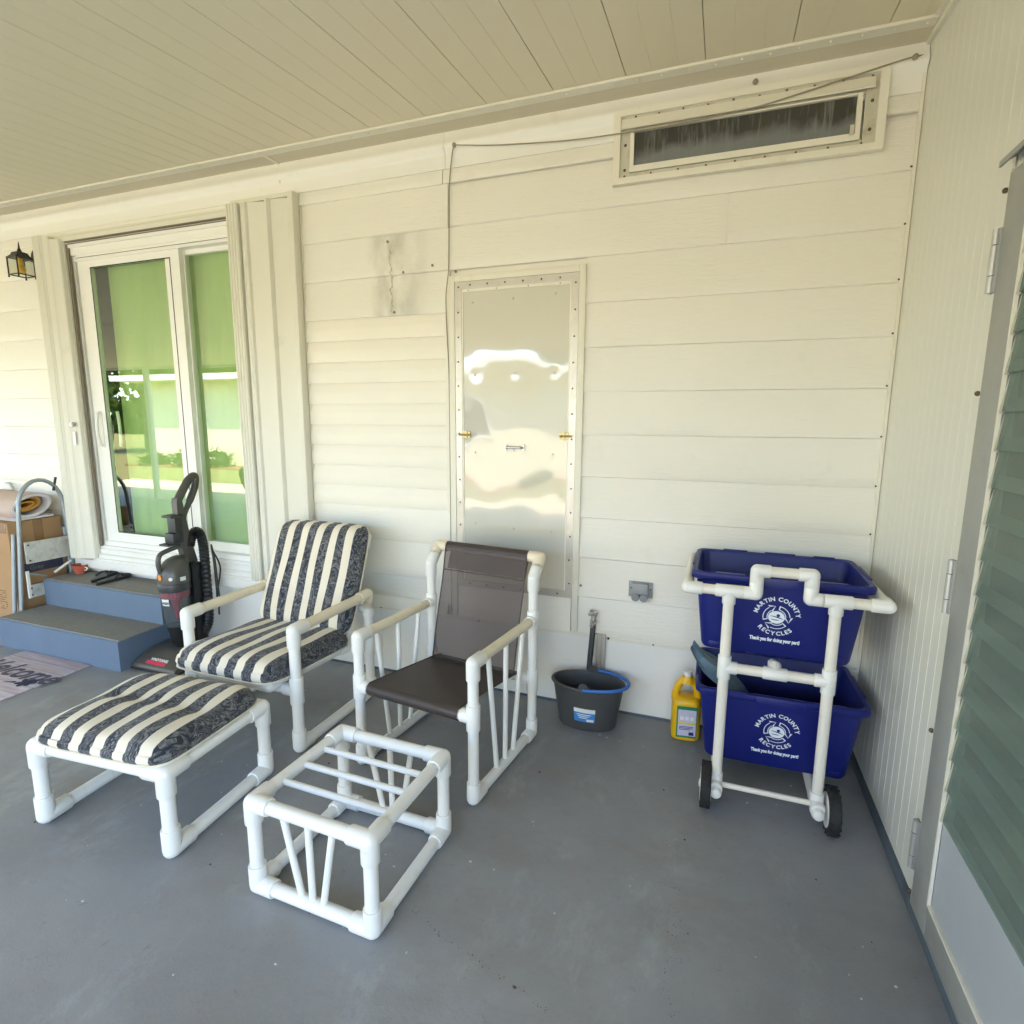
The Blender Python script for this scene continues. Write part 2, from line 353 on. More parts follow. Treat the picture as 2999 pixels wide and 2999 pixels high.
def mesh(name, mb, m, smooth=True, ang=35):
    me = bpy.data.meshes.new(name); me.from_pydata(mb.v, [], mb.f); me.validate()
    bm = bmesh.new(); bm.from_mesh(me); bmesh.ops.recalc_face_normals(bm, faces=bm.faces); bm.to_mesh(me); bm.free()
    if isinstance(m, str): m = MAT[m]
    me.materials.append(m)
    if smooth:
        me.polygons.foreach_set('use_smooth', [True] * len(me.polygons)); me.set_sharp_from_angle(angle=R(ang))
    return me
def tag(o, label, cat, group=None, kind=None):
    if label: o['label'] = label
    if cat: o['category'] = cat
    if group: o['group'] = group
    if kind: o['kind'] = kind
    return o
def thing(name, label, cat, loc=(0, 0, 0), rz=0, group=None):
    o = bpy.data.objects.new(name, None); COL.objects.link(o); o.empty_display_size = .1
    o.location = loc; o.rotation_euler = (0, 0, rz); return tag(o, label, cat, group)
def mtx_of(o):
    m = Matrix.Translation(o.location) @ o.rotation_euler.to_matrix().to_4x4()
    return m
def part(name, mb, m, parent=None, world=False, smooth=True, ang=35, kind=None, label=None):
    me = mesh(name, mb, m, smooth, ang); o = bpy.data.objects.new(name, me); COL.objects.link(o)
    if parent is not None:
        o.parent = parent
        if world:
            q = parent; mm = mtx_of(q)
            while q.parent: q = q.parent; mm = mtx_of(q) @ mm
            me.transform(mm.inverted())
    if kind: o['kind'] = kind
    if label: o['label'] = label
    return o
def single(name, mb, m, label, cat, loc=(0, 0, 0), rz=0, **k):
    o = part(name, mb, m, **k); o.location = loc; o.rotation_euler = (0, 0, rz); return tag(o, label, cat)
def struct(name, mb, m, **k):
    o = part(name, mb, m, **k); o['kind'] = 'structure'; return o
def text(s, size, bold=0, shear=0):
    cu = bpy.data.curves.new('t', 'FONT'); cu.body = s; cu.size = size; cu.align_x = 'CENTER'; cu.offset = bold; cu.shear = shear; cu.resolution_u = 3
    o = bpy.data.objects.new('t', cu); COL.objects.link(o); bpy.context.view_layer.update()
    me = bpy.data.meshes.new_from_object(o.evaluated_get(bpy.context.evaluated_depsgraph_get()))
    v = [q.co.copy() for q in me.vertices]; f = [tuple(p.vertices) for p in me.polygons]
    bpy.data.objects.remove(o); bpy.data.curves.remove(cu); bpy.data.meshes.remove(me); return v, f
def arc_text(mb, s, rad, size, a_mid, gap, up=True, bold=0, ctr=(0, 0)):
    gl = []
    for ch in s:
        if ch == ' ': gl.append((None, None, size * .30)); continue
        v, f = text(ch, size, bold); x0 = min(q.x for q in v); x1 = max(q.x for q in v); m = (x0 + x1) / 2
        gl.append(([(q.x - m, q.y) for q in v], f, x1 - x0))
    tot = sum(g_[2] + gap for g_ in gl) - gap; pos = -tot / 2
    for v, f, wd in gl:
        c0 = pos + wd / 2; pos += wd + gap
        if v is None: continue
        rm = rad + (size * .35 if up else -size * .35) ; a = a_mid - c0 / rm * (1 if up else -1)
        rot = a - PI / 2 if up else a + PI / 2; cr, sr = math.cos(rot), math.sin(rot); c, s_ = math.cos(a), math.sin(a)
        mb.add([(ctr[0] + rad * c + x * cr - y * sr, ctr[1] + rad * s_ + x * sr + y * cr, 0) for x, y in v], f)

# ------------------------------------------------------------------ ground, slab
struct('lawn', MB().box(-400, 400, -400, 400, -1.1, -.1), 'lawn_grass')
fl = MB(); fl.box(-14.8, 0, -4.8, .06, -.4, 0)
struct('porch_floor', fl, 'floor_paint')
struct('bounce_concrete', MB().box(-15, 7, -7.6, -4.86, -.3, -.085), 'bounce_concrete')  # unseen warm concrete, added to bounce sunlight in under the roof

# ------------------------------------------------------------------ house wall
LAP = .2032; Z0 = 2.424
hw = thing('house_wall', 'white lap-sided house wall running behind the chairs and recycling cart', 'wall', (-2.5, 0, 0))
def board(x0, x1, zb, zt, m='siding', proud=.011, th=.004, name='siding_board'):
    # lap board: bottom edge stands proud, top tucks under the next one
    n = max(2, int((x1 - x0) / .25)); mb = MB(); rings = []
    ph = random.random() * 9
    for i in range(n + 1):
        x = x0 + (x1 - x0) * i / n; wv = .0012 * math.sin(x * 3.1 + ph)
        rings.append([Vector((x, .002, zt + .012)), Vector((x, -.0005, zt)), Vector((x, -proud * .75 + wv, zb + .05)), Vector((x, -proud + wv, zb + .004)), Vector((x, -proud + .003, zb)), Vector((x, .004, zb - .002)), Vector((x, .006, zt))])
    mb.loft(rings); return part(name, mb, m, hw, True)
rows = [(Z0 - k * LAP, Z0 - (k - 1) * LAP) for k in range(-1, 11)]          # (bottom, top)
for zb, zt in rows:
    zt2 = min(zt, 2.70)
    if zb > 2.5: segs = [(-14, -2.0), (-1.996, -1.15), (-.124, -.004)]
    elif zb > 2.35: segs = [(-14, -4.95), (-2.868, -1.972), (-1.968, -.004)]
    elif zb > 2.1: segs = [(-14, -4.95), (-2.868, -1.972), (-1.966, -.662), (-.6608, -.004)] if zb > 2.2 else [(-14, -4.95), (-2.868, -1.97), (-1.262, -.10), (-.097, -.004)]
    elif zb > .98 and zb < 2.0: segs = [(-14, -4.95), (-1.262, -.004)]
    elif zb > .45: segs = [(-14, -5.08), (-2.868, -1.968), (-1.262, -.004)]
    else: segs = [(-14, -5.0), (-3.2, -2.0), (-1.97, -1.30), (-1.262, -.004)]
    for a, b in segs:
        z1 = zt2
        if b == -.004 and a == -1.262 and False: pass
        if zb > 2.35 and zb < 2.5 and a == -1.968: z1 = min(zt, 2.60)
        if zb < .45 and a == -3.2: z1 = .455
        board(a, b, zb, z1, 'siding_stained' if (a == -2.868 and 1.9 < zb < 2.35) else 'siding')
# row parts that only exist beside the window and over the door
board(-4.95, -2.868, 2.652, 2.70, name='siding_board')
# narrow double-cove vinyl between slider and hatch
PN = .1141
for k in range(9):
    zb = .990 + k * PN; zt = zb + PN; mb = MB()
    mb.sheet([(.002, zt + .004), (-.002, zt - .001), (-.0035, zt - .022), (-.009, zt - .040), (-.0115, zt - .055), (-.0125, zb + .004), (-.011, zb), (.003, zb - .001)], -2.868, -1.986, 'x')
    part('vinyl_board', mb, 'vinyl_siding', hw, True, ang=60)
# backing behind the boards with openings left for the slider
mb = MB(); mb.box(-14, -4.90, .012, .10, 0, 2.87); mb.box(-3.19, .09, .012, .10, -.05, 2.87); mb.box(-4.90, -3.19, .012, .10, 2.66, 2.87); mb.box(-4.90, -3.19, .012, .10, 0, .43)
part('sheathing', mb, 'siding', hw, True)
# skirting
for a, b in ((-14, -5.0), (-4.999, -2.44), (-2.437, -1.142), (-1.138, -.003)):
    mb = MB(); mb.box(a, b, -.001, .010, .014, .388); part('skirting_panel', mb, 'white_paint', hw, True)
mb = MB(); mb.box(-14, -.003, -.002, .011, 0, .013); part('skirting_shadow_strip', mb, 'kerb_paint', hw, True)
for a, b in ((-14, -1.18), (-1.10, -.003)):
    mb = MB(); mb.prism([(-.0135, .386), (-.0135, .400), (-.006, .408), (.004, .408), (.004, .386)], a, b, 'x'); part('skirting_rail', mb, 'trim_cream', hw, True)
mb = MB()
for x in [-2.74 + i * .31 for i in range(9)]: mb.sphere((x, -.0135, .394), .0045, 8, 5)
for x in (-.69, -1.10): mb.sphere((x, -.0135, .395), .006, 8, 5)
part('skirting_screws', mb, 'screw', hw, True, kind='stuff')
mb = MB(); mb.box(-1.166, -1.114, -.010, -.0015, .02, .414); mb.box(-1.166, -1.157, -.022, -.010, .02, .414); mb.box(-1.123, -1.114, -.022, -.010, .02, .414); mb.box(-1.145, -1.135, -.017, -.010, .02, .41)
part('seam_channel', mb, 'alu', hw, True)
# top moulding under the carport roof
mb = MB(); mb.prism([(.004, 2.69), (-.014, 2.69), (-.014, 2.745), (-.020, 2.765), (-.036, 2.780), (-.036, 2.80), (-.022, 2.815), (-.020, 2.862), (.004, 2.862)], -14, -1.98, 'x')
part('top_moulding', mb, 'white_paint', hw, True, ang=50)
mb = MB(); mb.prism([(.004, 2.69), (-.0145, 2.69), (-.0145, 2.746), (-.0205, 2.766), (-.0365, 2.781), (-.0365, 2.80), (-.0225, 2.815), (-.0205, 2.862), (.004, 2.862)], -1.978, -.003, 'x')
part('top_moulding', mb, 'white_paint', hw, True, ang=50)
mb = MB(); mb.box(-.014, -.002, -.016, .004, .41, 2.82); part('corner_strip', mb, 'trim_cream', hw, True)
# vertical trims beside the hatch down to the skirting
for a, b, z0, z1 in ((-1.968, -1.9345, .41, 2.188), (-1.293, -1.2615, .41, 2.188)):
    mb = MB(); mb.box(a, b, -.020, .003, z0, z1, bev=.002); part('hatch_side_trim', mb, 'trim_cream', hw, True)
mb = MB(); mb.box(-1.9345, -1.293, -.020, .003, 2.158, 2.189, bev=.002); part('hatch_head_trim', mb, 'trim_cream', hw, True)
mb = MB(); mb.box(-2.868, -2.862, -.014, .004, .46, 2.62); mb.box(-1.990, -1.9685, -.0165, .004, .98, 2.018); part('siding_end_channel', mb, 'trim_cream', hw, True)
# old caulk run, studs and nail heads
mb = MB()
for z in [2.02 + i * .012 for i in range(28)]:
    mb.sphere((-2.305 + random.uniform(-.008, .008), -.011, z), random.uniform(.002, .006), 6, 4, (1, .5, 1.6))
part('caulk_line', mb, 'window_alu', hw, True, kind='stuff')
mb = MB()
for x, z in ((-2.32, 2.388), (-2.29, 2.035), (-2.23, 2.23), (-1.93, 2.21), (-2.06, 2.25), (-1.25, .655)): mb.sphere((x, -.012, z), .007, 8, 5)
part('nail_heads', mb, 'cord', hw, True, kind='stuff')
mb = MB()
for k in range(8): mb.sphere((-.018, -.013, Z0 - k * LAP + .01), .0042, 8, 5)
part('corner_screws', mb, 'screw', hw, True, kind='stuff')
# the rest of the house that keeps the daylight out of the room behind
mb = MB(); mb.box(-14, 0, .101, .16, -.1, .42); mb.box(-14, -5.0, .101, .16, .42, 3); mb.box(-3.1, 0, .101, .16, .42, 3); mb.box(-14, 0, 4.0, 4.1, -.1, 3); mb.box(-14, -13.9, .16, 4, -.1, 3); mb.box(-.1, 0, .16, 4, -.1, 3); mb.box(-13.9, -.1, .16, 4, .40, .44)
part('room_shell', mb, 'dark_room', hw, True)
mb = MB(); mb.box(-14.6, .6, -.02, 4.6, 3.0, 3.08); part('roof_deck', mb, 'roof_white', hw, True)

# ------------------------------------------------------------------ carport roof
cr = thing('carport_roof', 'cream panelled carport roof sloping out overhead from the house wall', 'roof', (-2.5, 0, 2.4))
SL = .09; YR0, YR1 = -.165, -5.0
def zc(y): return 2.856 + (y - YR0) * SL
P12 = .305; X0 = -.168 + P12
proto = None
k = 0; x = .137
while x > -14.4:
    xr = x; xl = x - P12
    if proto is None:
        mb = MB(); pr = []
        def g(c, wd, dp): return [(c - wd, 0), (c - wd * .4, dp), (c + wd * .4, dp), (c + wd, 0)]
        pr = [(-.0008, .030), (-.0008, .004), (-.0018, 0)] + [(-.1005, 0), (-.1012, -.0010), (-.1022, -.0010), (-.1029, 0)] + [(-.2021, 0), (-.2028, -.0010), (-.2038, -.0010), (-.2045, 0)] + [(-.3032, 0), (-.3042, .004), (-.3042, .030)]
        o = len(mb.v)
        for (yy) in (YR0 + .01, YR1):
            for a, b in pr: mb.v.append((a, yy, zc(yy) - 2.4 + b))
        n = len(pr)
        mb.f += [(i, i + 1, n + i + 1, n + i) for i in range(n - 1)]
        proto = mesh('roof_panel', mb, 'ceiling_paint', True, 20)
    o = bpy.data.objects.new('roof_panel', proto); COL.objects.link(o); o.parent = cr; o.location = (xr + 2.5, 0, 0)
    x -= P12; k += 1
mb = MB()
for (yy, d0, d1) in ((.3, .031, .11),): pass
mb.add([Vector((a, yy, zc(yy) + d)) for a in (-14.7, 3.2) for yy in (.35, YR1 - .02) for d in (.033, .12)], [(0, 1, 3, 2), (4, 6, 7, 5), (0, 4, 5, 1), (2, 3, 7, 6), (0, 2, 6, 4), (1, 5, 7, 3)])
part('roof_core', mb, 'roof_white', cr, True)
mb = MB(); mb.box(-14.6, -.006, -.165, -.021, 2.8500, 2.8600); part('hanger_channel', mb, 'soffit', cr, True)
mb = MB(); mb.prism([(-.113, 2.8496), (-.168, 2.8446), (-.171, 2.8470), (-.171, 2.8545), (-.113, 2.8545)], -14.6, -.02, 'x'); part('hanger_flange', mb, 'trim_cream', cr, True)
mb = MB()
xs = -.05
while xs > -8: mb.sphere((xs + random.uniform(-.004, .004), -.145, 2.846), .0048, 8, 5); xs -= .099
part('flange_screws', mb, 'screw_white', cr, True, kind='stuff')
mb = MB(); mb.box(-14.7, 3.2, YR1 - .06, YR1 - .005, zc(YR1) - .03, zc(YR1) + .14); part('fascia_beam', mb, 'white_paint', cr, True)
# short joint cover where two hanger lengths meet
mb = MB(); mb.box(-2.995, -2.975, -.168, -.02, 2.846, 2.8497); mb.box(-2.99, -2.98, -.0225, -.0205, 2.75, 2.85); part('joint_cover', mb, 'trim_cream', cr, True)
# trim along the shed wall
mb = MB()
for a, b, d0, d1 in ((-.016, -.0005, -.030, .004), (-.034, -.016, -.006, .004)):
    mb.add([Vector((q, yy, zc(yy) + d)) for q in (a, b) for yy in (-.01, -3.1) for d in (d0, d1)], [(0, 1, 3, 2), (4, 6, 7, 5), (0, 4, 5, 1), (2, 3, 7, 6), (0, 2, 6, 4), (1, 5, 7, 3)])
part('side_angle', mb, 'trim_cream', cr, True)
for i, px in enumerate((-1.2, -4.2, -7.2, -10.4)):
    mb = MB(); mb.box(-.04, .04, -.04, .04, -.0, zc(-4.72) - .035, bev=.006); mb.box(-.07, .07, -.07, .07, 0, .012)
    single('carport_post', mb, 'white_paint', ['white carport post behind the camera, nearest to the shed wall', 'white carport post behind the camera, second from the shed wall', 'white carport post seen mirrored in the sliding door glass', 'white carport post farthest left along the slab edge'][i], 'post', (px, -4.72, 0))

# ------------------------------------------------------------------ shed wall on the right
sw = thing('shed_wall', 'pale beaded sheet shed wall on the right behind the recycling cart', 'wall', (0, -.45, 0))
mb = MB(); pr = [(-.002, .0)]; y = -.012
bd = [-.0725 - i * .0607 for i in range(14)]
for c in bd:
    if c < -.868: break
    pr += [(c + .0024, 0), (c + .0010, -.0007), (c - .0010, -.0007), (c - .0024, 0)]
pr += [(-.874, 0)]
mb.v = [(q, a, z) for z in (.045, 2.84) for a, q in pr]; n = len(pr); mb.f = [(i, i + 1, n + i + 1, n + i) for i in range(n - 1)]
part('beaded_sheet', mb, 'shed_sheet', sw, True, ang=15)
mb = MB(); mb.box(.002, .06, -.90, .0, .04, 2.84); mb.box(.002, .06, -3.1, -1.88, .04, 2.84); mb.box(.002, .06, -1.88, -.90, 2.10, 2.84); part('wall_core', mb, 'shed_sheet', sw, True)
mb = MB(); mb.box(-.0005, .002, -3.1, -1.881, .045, 2.64); mb.box(-.0005, .0018, -1.881, -.8755, 2.12, 2.76); part('upper_sheet', mb, 'shed_sheet', sw, True)
mb = MB(); mb.prism([(-.002, -.01), (-.892, -.01), (-1.88, -.01), (-3.1, -.01), (-3.1, .07), (-.002, .07)], 0, 1, 'z') if False else mb.box(-.010, .06, -3.1, -.002, -.001, .044, bev=.004)
part('kerb', mb, 'kerb_paint', sw, True)
mb = MB(); mb.box(.0, 2.5, -3.1, -3.05, 0, 2.6); mb.box(2.45, 2.5, -3.05, .05, 0, 2.8); mb.box(.07, 2.45, -.0, .05, 0, 2.8); mb.box(.07, 2.45, -3.05, 0, 0, .03); mb.box(.07, 2.45, -3.05, 0, 2.5, 2.52)
part('shed_shell', mb, 'dark_room', sw, True)
# ---- jalousie door
sdo = thing('louvered_door', 'grey shed door with glass louvers at the right edge of the porch', 'door', (0, -1.4, .045))
mb = MB(); mb.box(-.006, .001, -.8925, -.8745, .045, 2.085); mb.box(-.014, -.006, -.8935, -.8885, .045, 2.085); part('jamb', mb, 'trim_cream', sdo, True)
mb = MB(); mb.box(-.016, .018, -1.010, -.8945, .048, 2.075, bev=.002); part('stile', mb, 'door_grey', sdo, True)
mb = MB(); mb.box(-.016, .018, -1.88, -1.77, .048, 2.075, bev=.002); part('stile', mb, 'door_grey', sdo, True)
mb = MB(); mb.box(-.015, .018, -1.77, -1.010, 2.045, 2.075, bev=.002); part('top_rail', mb, 'door_grey', sdo, True)
mb = MB(); mb.box(-.015, .018, -1.77, -1.0102, .050, .144, bev=.002); mb.box(-.017, -.0135, -1.77, -1.012, .052, .057); part('bottom_rail', mb, 'door_grey', sdo, True)
mb = MB(); mb.box(-.0185, -.006, -1.77, -1.0105, .144, .1505, bev=.002); part('bead', mb, 'trim_cream', sdo, True)
mb = MB(); mb.box(-.008, .012, -1.77, -1.0104, .1505, .410); part('kick_panel', mb, 'kick_panel', sdo, True)
mb = MB(); mb.box(-.0175, -.010, -1.0155, -1.0085, .15, 2.04); part('glass_bead', mb, 'trim_cream', sdo, True)
for i in range(18):
    zb = .415 + i * .0905
    if zb > 2.0: break
    mb = MB(); mb.prism([(-.030, zb), (-.025, zb - .001), (.016, zb + .098), (.011, zb + .099)], -1.765, -1.0225, 'y') if False else mb.add(*(lambda v: (v, [(0, 1, 3, 2), (4, 6, 7, 5), (0, 4, 5, 1), (2, 3, 7, 6), (0, 2, 6, 4), (1, 5, 7, 3)]))([Vector(q) for yy in (-1.764, -1.0235) for q in ((-.0140, yy, zb), (-.0095, yy, zb - .0010), (-.0040, yy, zb + .1215), (.0005, yy, zb + .1205))]))
    part('louver', mb, 'louver_glass', sdo, True, smooth=False)
    mb = MB(); mb.prism([(-.0175, zb - .003), (-.0105, zb - .006), (.0035, zb + .084), (-.0055, zb + .087)], -1.0225, -1.0165, 'y'); part('louver_clip', mb, 'window_alu', sdo, True, smooth=False)
def hinge(z0, z1, nm='hinge'):
    h = MB(); L = z1 - z0; h.box(-.0205, -.0145, -.898, -.874, z0, z1)
    h.tube([(-.024, -.8865, z0), (-.024, -.8865, z0 + L * .26)], .0085, 10); h.tube([(-.024, -.8865, z0 + L * .275), (-.024, -.8865, z0 + L * .74)], .009, 10); h.tube([(-.024, -.8865, z0 + L * .755), (-.024, -.8865, z1)], .0085, 10)
    part(nm, h, 'alu_dull', sdo, True)
hinge(1.797, 1.95); hinge(.16, .316); hinge(.955, 1.105)
mb = MB()
for z in (1.99 + .05, 1.55, .60, .075): mb.sphere((-.016, -.879, z), .007, 8, 5)
part('jamb_screws', mb, 'screw', sdo, True, kind='stuff')
mb = MB(); mb.prism([(.0, 2.128), (-.006, 2.128), (-.032, 2.112), (-.032, 2.098), (-.027, 2.098), (-.026, 2.106), (0, 2.120)], -1.90, -.868, 'y'); part('drip_cap', mb, 'door_grey', sdo, True, smooth=False)

# ------------------------------------------------------------------ sliding glass door
gd = thing('sliding_glass_door', 'white framed sliding glass door above the concrete steps', 'door', (-4.05, 0, .43))
def g(name, mb, m='vinyl', parent=gd, **k): return part(name, mb, m, parent, True, **k)
g('outer_casing', MB().ring(-4.885, -3.195, .432, 2.652, .075, -.030, .02, wb=.02))
g('inner_casing', MB().ring(-4.81, -3.27, .56, 2.577, .045, -.016, .03, wb=.012))
g('head_rail', MB().box(-4.81, -3.27, -.022, -.016, 2.60, 2.618)); 
g('door_frame', MB().ring(-4.765, -3.285, .572, 2.532, .035, -.004, .10))
g('track', MB().box(-4.70, -3.30, -.010, -.004, 2.515, 2.545).box(-4.68, -3.32, -.012, -.004, .60, .612))
M('shade_seam_strip', (.20, .17, .13), .7, var=.1)
g('shade_seam_strip', MB().box(-4.756, -4.735, -.0305, -.0165, .57, 2.60).box(-4.735, -3.31, -.0302, -.0225, 2.596, 2.604).box(-4.735, -3.31, -.0515, -.0308, 2.606, 2.6115), 'shade_seam_strip')  # taupe strips painted in for the shaded tan jamb and dark head gap
g('frame_shade_seam', MB().ring(-4.7665, -3.283, .5705, 2.5335, .004, -.0062, -.0042).box(-4.70, -3.30, -.0106, -.0101, 2.513, 2.5165), 'shade_seam_strip')
# stepped sill
mb = MB(); mb.prism([(.02, .575), (-.022, .575), (-.022, .556), (-.030, .550), (-.030, .520), (-.044, .512), (-.044, .488), (-.055, .482), (-.055, .468), (-.036, .462), (-.036, .432), (.02, .432)], -4.80, -3.272, 'x')
g('stepped_sill', mb, 'white_paint', ang=25)
mb = MB(); mb.box(-4.99, -3.18, -.062, .004, .410, .470, bev=.004); g('base_board', mb, 'white_paint')
ls = thing('x', '', ''); bpy.data.objects.remove(ls)
sash1 = g('sliding_sash', MB().ring(-4.715, -3.805, .606, 2.515, .118, .006, .036, wb=.070, wt=.062))
s1 = MB().box(-4.596, -3.884, .018, .022, .677, 2.452); part('pane', s1, 'slider_glass', sash1, True, smooth=False)
part('gasket', MB().ring(-4.599, -3.878, .6745, 2.4545, .007, .005, .007), 'charcoal', sash1, True)
sash2 = g('fixed_sash', MB().ring(-3.862, -3.288, .608, 2.522, .06, .046, .076, wb=.062, wt=.052))
part('pane', MB().box(-3.802, -3.348, .058, .062, .671, 2.469), 'slider_glass', sash2, True, smooth=False)
part('interlock', MB().box(-3.806, -3.796, .0375, .0455, .67, 2.50), 'vinyl', sash2, True)
# pull handles, outside on the stile and the inside one seen through the glass
for (x, yy, sgn, m) in ((-4.650, .006, -1, 'vinyl'), (-4.545, .05, 1, 'vinyl')):
    mb = MB(); pts = []
    for i in range(13):
        a = PI * i / 12; pts.append((x + (.012 if sgn > 0 else .008) * math.sin(a) * (2.5 if sgn > 0 else 1), yy - .038 * math.sin(a) ** .7 * (1 if sgn < 0 else .4), 1.40 + .115 * math.cos(a)))
    mb.tube(pts, .010, 8); mb.box(x - .014, x + .014, yy - .004, yy, 1.27, 1.53) if sgn < 0 else None
    part('handle', mb, m, sash1, True)
bl = MB(); bl.v = []; n = 60
for i in range(n + 1):
    xx = -4.585 + (1.37) * i / n
    for z in (.56, 2.60): bl.v.append((xx, .115 + .004 * math.sin(i * 1.3), z))
bl.f = [(2 * i, 2 * i + 2, 2 * i + 3, 2 * i + 1) for i in range(n)]
single('green_blind', bl, 'blind_green', 'pale green blind hanging behind the sliding glass door', 'blind')

# ------------------------------------------------------------------ accordion shutters
def extr(poly_xy, z0, z1): return MB().prism(poly_xy, z0, z1, 'z')
def blade(sh, poly, z0=.485, z1=2.645): part('shutter_blade', extr(poly, z0, z1), 'shutter_alu', sh, True, ang=25)
sh = thing('accordion_shutter', 'folded cream storm shutter stack left of the sliding glass door', 'shutter', (-4.87, -.05, .485))
for i in range(5):
    a = -4.950 + i * .0132; blade(sh, [(a, -.045), (a, -.108), (a + .004, -.113), (a + .008, -.113), (a + .0118, -.108), (a + .0118, -.045)])
blade(sh, [(-4.884, -.045), (-4.884, -.106), (-4.879, -.110), (-4.874, -.106), (-4.868, -.098), (-4.842, -.086), (-4.836, -.090), (-4.831, -.086), (-4.831, -.045)])
blade(sh, [(-4.830, -.045), (-4.830, -.084), (-4.824, -.089), (-4.818, -.084), (-4.790, -.070), (-4.774, -.066), (-4.768, -.071), (-4.760, -.066), (-4.756, -.050), (-4.756, -.032), (-4.830, -.032)], z1=2.625)
mb = MB(); mb.box(-4.952, -4.752, -.044, -.0315, .48, 2.65); part('back_track', mb, 'shutter_alu', sh, True)
mb = MB(); mb.tube([(-4.80, -.080, 1.43), (-4.80, -.098, 1.43)], .016, 12); mb.box(-4.812, -4.788, -.104, -.098, 1.425, 1.437); part('lock_knob', mb, 'steel', sh, True)
mb = MB(); mb.box(-4.815, -4.790, -.0845, -.0815, 1.29, 1.38); part('lock_label', mb, 'label_white', sh, True)
# head track spanning the door
mb = MB(); mb.box(-4.752, -3.305, -.052, -.0305, 2.612, 2.652); mb.box(-4.752, -3.305, -.058, -.052, 2.640, 2.652); part('head_track', mb, 'shutter_alu', sh, True)
sh = thing('accordion_shutter', 'folded cream storm shutter stack between sliding glass door and siding', 'shutter', (-3.08, -.05, .46))
for i in range(4):
    a = -3.300 + i * .0205; blade(sh, [(a, -.045), (a, -.100), (a + .005, -.108), (a + .012, -.108), (a + .0185, -.100), (a + .0185, -.045)], .49, 2.652)
blade(sh, [(-3.212, -.045), (-3.212, -.086), (-3.204, -.080), (-3.194, -.084), (-3.186, -.092), (-3.176, -.090), (-3.168, -.076), (-3.052, -.058), (-3.052, -.045)], .47, 2.655)
blade(sh, [(-3.050, -.045), (-3.050, -.076), (-3.044, -.083), (-3.032, -.083), (-3.026, -.076), (-3.020, -.062), (-2.906, -.046), (-2.906, -.040), (-3.05, -.040)], .46, 2.66)
mb = MB(); mb.box(-3.305, -2.905, -.039, -.014, .455, 2.665); part('back_track', mb, 'shutter_alu', sh, True)
mb = MB(); mb.box(-2.904, -2.870, -.066, -.013, .445, 2.685, bev=.002); part('end_post', mb, 'shutter_alu', sh, True)
mb = MB(); mb.box(-3.305, -2.905, -.060, -.0395, 2.662, 2.684); part('head_track', mb, 'shutter_alu', sh, True)

# ------------------------------------------------------------------ hatch (metal access door)
ad = thing('access_hatch', 'tall glossy beige metal access hatch in the middle of the siding wall', 'hatch', (-1.61, 0, .585))
mb = MB(); mb.ring(-1.9335, -1.294, .583, 2.157, .036, -.017, .006)
part('metal_frame', mb, 'alu', ad, True)
mb = MB(); mb.ring(-1.9335, -1.9305, .583, 2.157, .001, -.02, -.01); mb = MB()
for side in (-1.915, -1.312):
    for i in range(13): mb.sphere((side + random.uniform(-.003, .003), -.017, .66 + i * .121 + (.02 if side < -1.5 else 0)), .0046, 8, 5)
for i in range(6): mb.sphere((-1.85 + i * .093, -.017, 2.139), .0046, 8, 5)
for i in range(6): mb.sphere((-1.86 + i * .098, -.017, .601), .0046, 8, 5)
part('frame_screws', mb, 'screw', ad, True, kind='stuff')
def wob(x, z):
    u = (x + 1.895) / .567; v = (z - .620) / 1.502
    e = min(1, 8 * u) * min(1, 8 * (1 - u)) * min(1, 14 * v) * min(1, 14 * (1 - v))
    h = .0016 * math.sin(6.2 * u + 2.1 * math.sin(9 * v) + 1) * math.sin(11 * v + .8) + .0010 * math.sin(13 * u + 5 * v) * math.sin(17 * v + 2 * u) + .0012 * math.sin(23 * v + 1.5 * math.sin(4 * u))
    for (du, dv) in ((.12, .72), (.5, .725), (.86, .72), (.12, .46), (.5, .46), (.86, .46), (.12, .21), (.5, .20), (.86, .20), (.12, .93), (.5, .94), (.86, .93)):
        d2 = ((u - du) * .567) ** 2 + ((v - dv) * 1.502) ** 2; h -= .0016 * math.exp(-d2 / .0009)
    return h * e * .38
mb = MB(); nx, nz = 60, 150; grid = []
for j in range(nz + 1):
    for i in range(nx + 1):
        x = -1.897 + .569 * i / nx; z = .6195 + 1.502 * j / nz; mb.v.append((x, -.0125 - wob(x, z), z))
mb.f = [(j * (nx + 1) + i, j * (nx + 1) + i + 1, (j + 1) * (nx + 1) + i + 1, (j + 1) * (nx + 1) + i) for j in range(nz) for i in range(nx)]
part('panel', mb, 'hatch_enamel', ad, True, ang=80)
mb = MB(); mb.box(-1.8965, -1.889, -.0165, -.013, .62, 2.12); mb.box(-1.336, -1.3295, -.0165, -.013, .62, 2.12); mb.box(-1.889, -1.336, -.0162, -.013, 2.108, 2.121); part('panel_edge', mb, 'trim_cream', ad, True)
mb = MB()
for u, v in ((.12, .72), (.5, .725), (.86, .72), (.12, .46), (.5, .47), (.86, .46), (.12, .21), (.5, .20), (.86, .20), (.10, .955), (.48, .96), (.86, .965)):
    mb.sphere((-1.895 + .567 * u, -.0125, .62 + 1.502 * v), .0055, 8, 5, (1, .6, 1))
for u in (.06, .33, .62, .9): mb.sphere((-1.895 + .567 * u, -.0162, 2.114), .004, 8, 5)
part('rivets', mb, 'alu_dull', ad, True, kind='stuff')
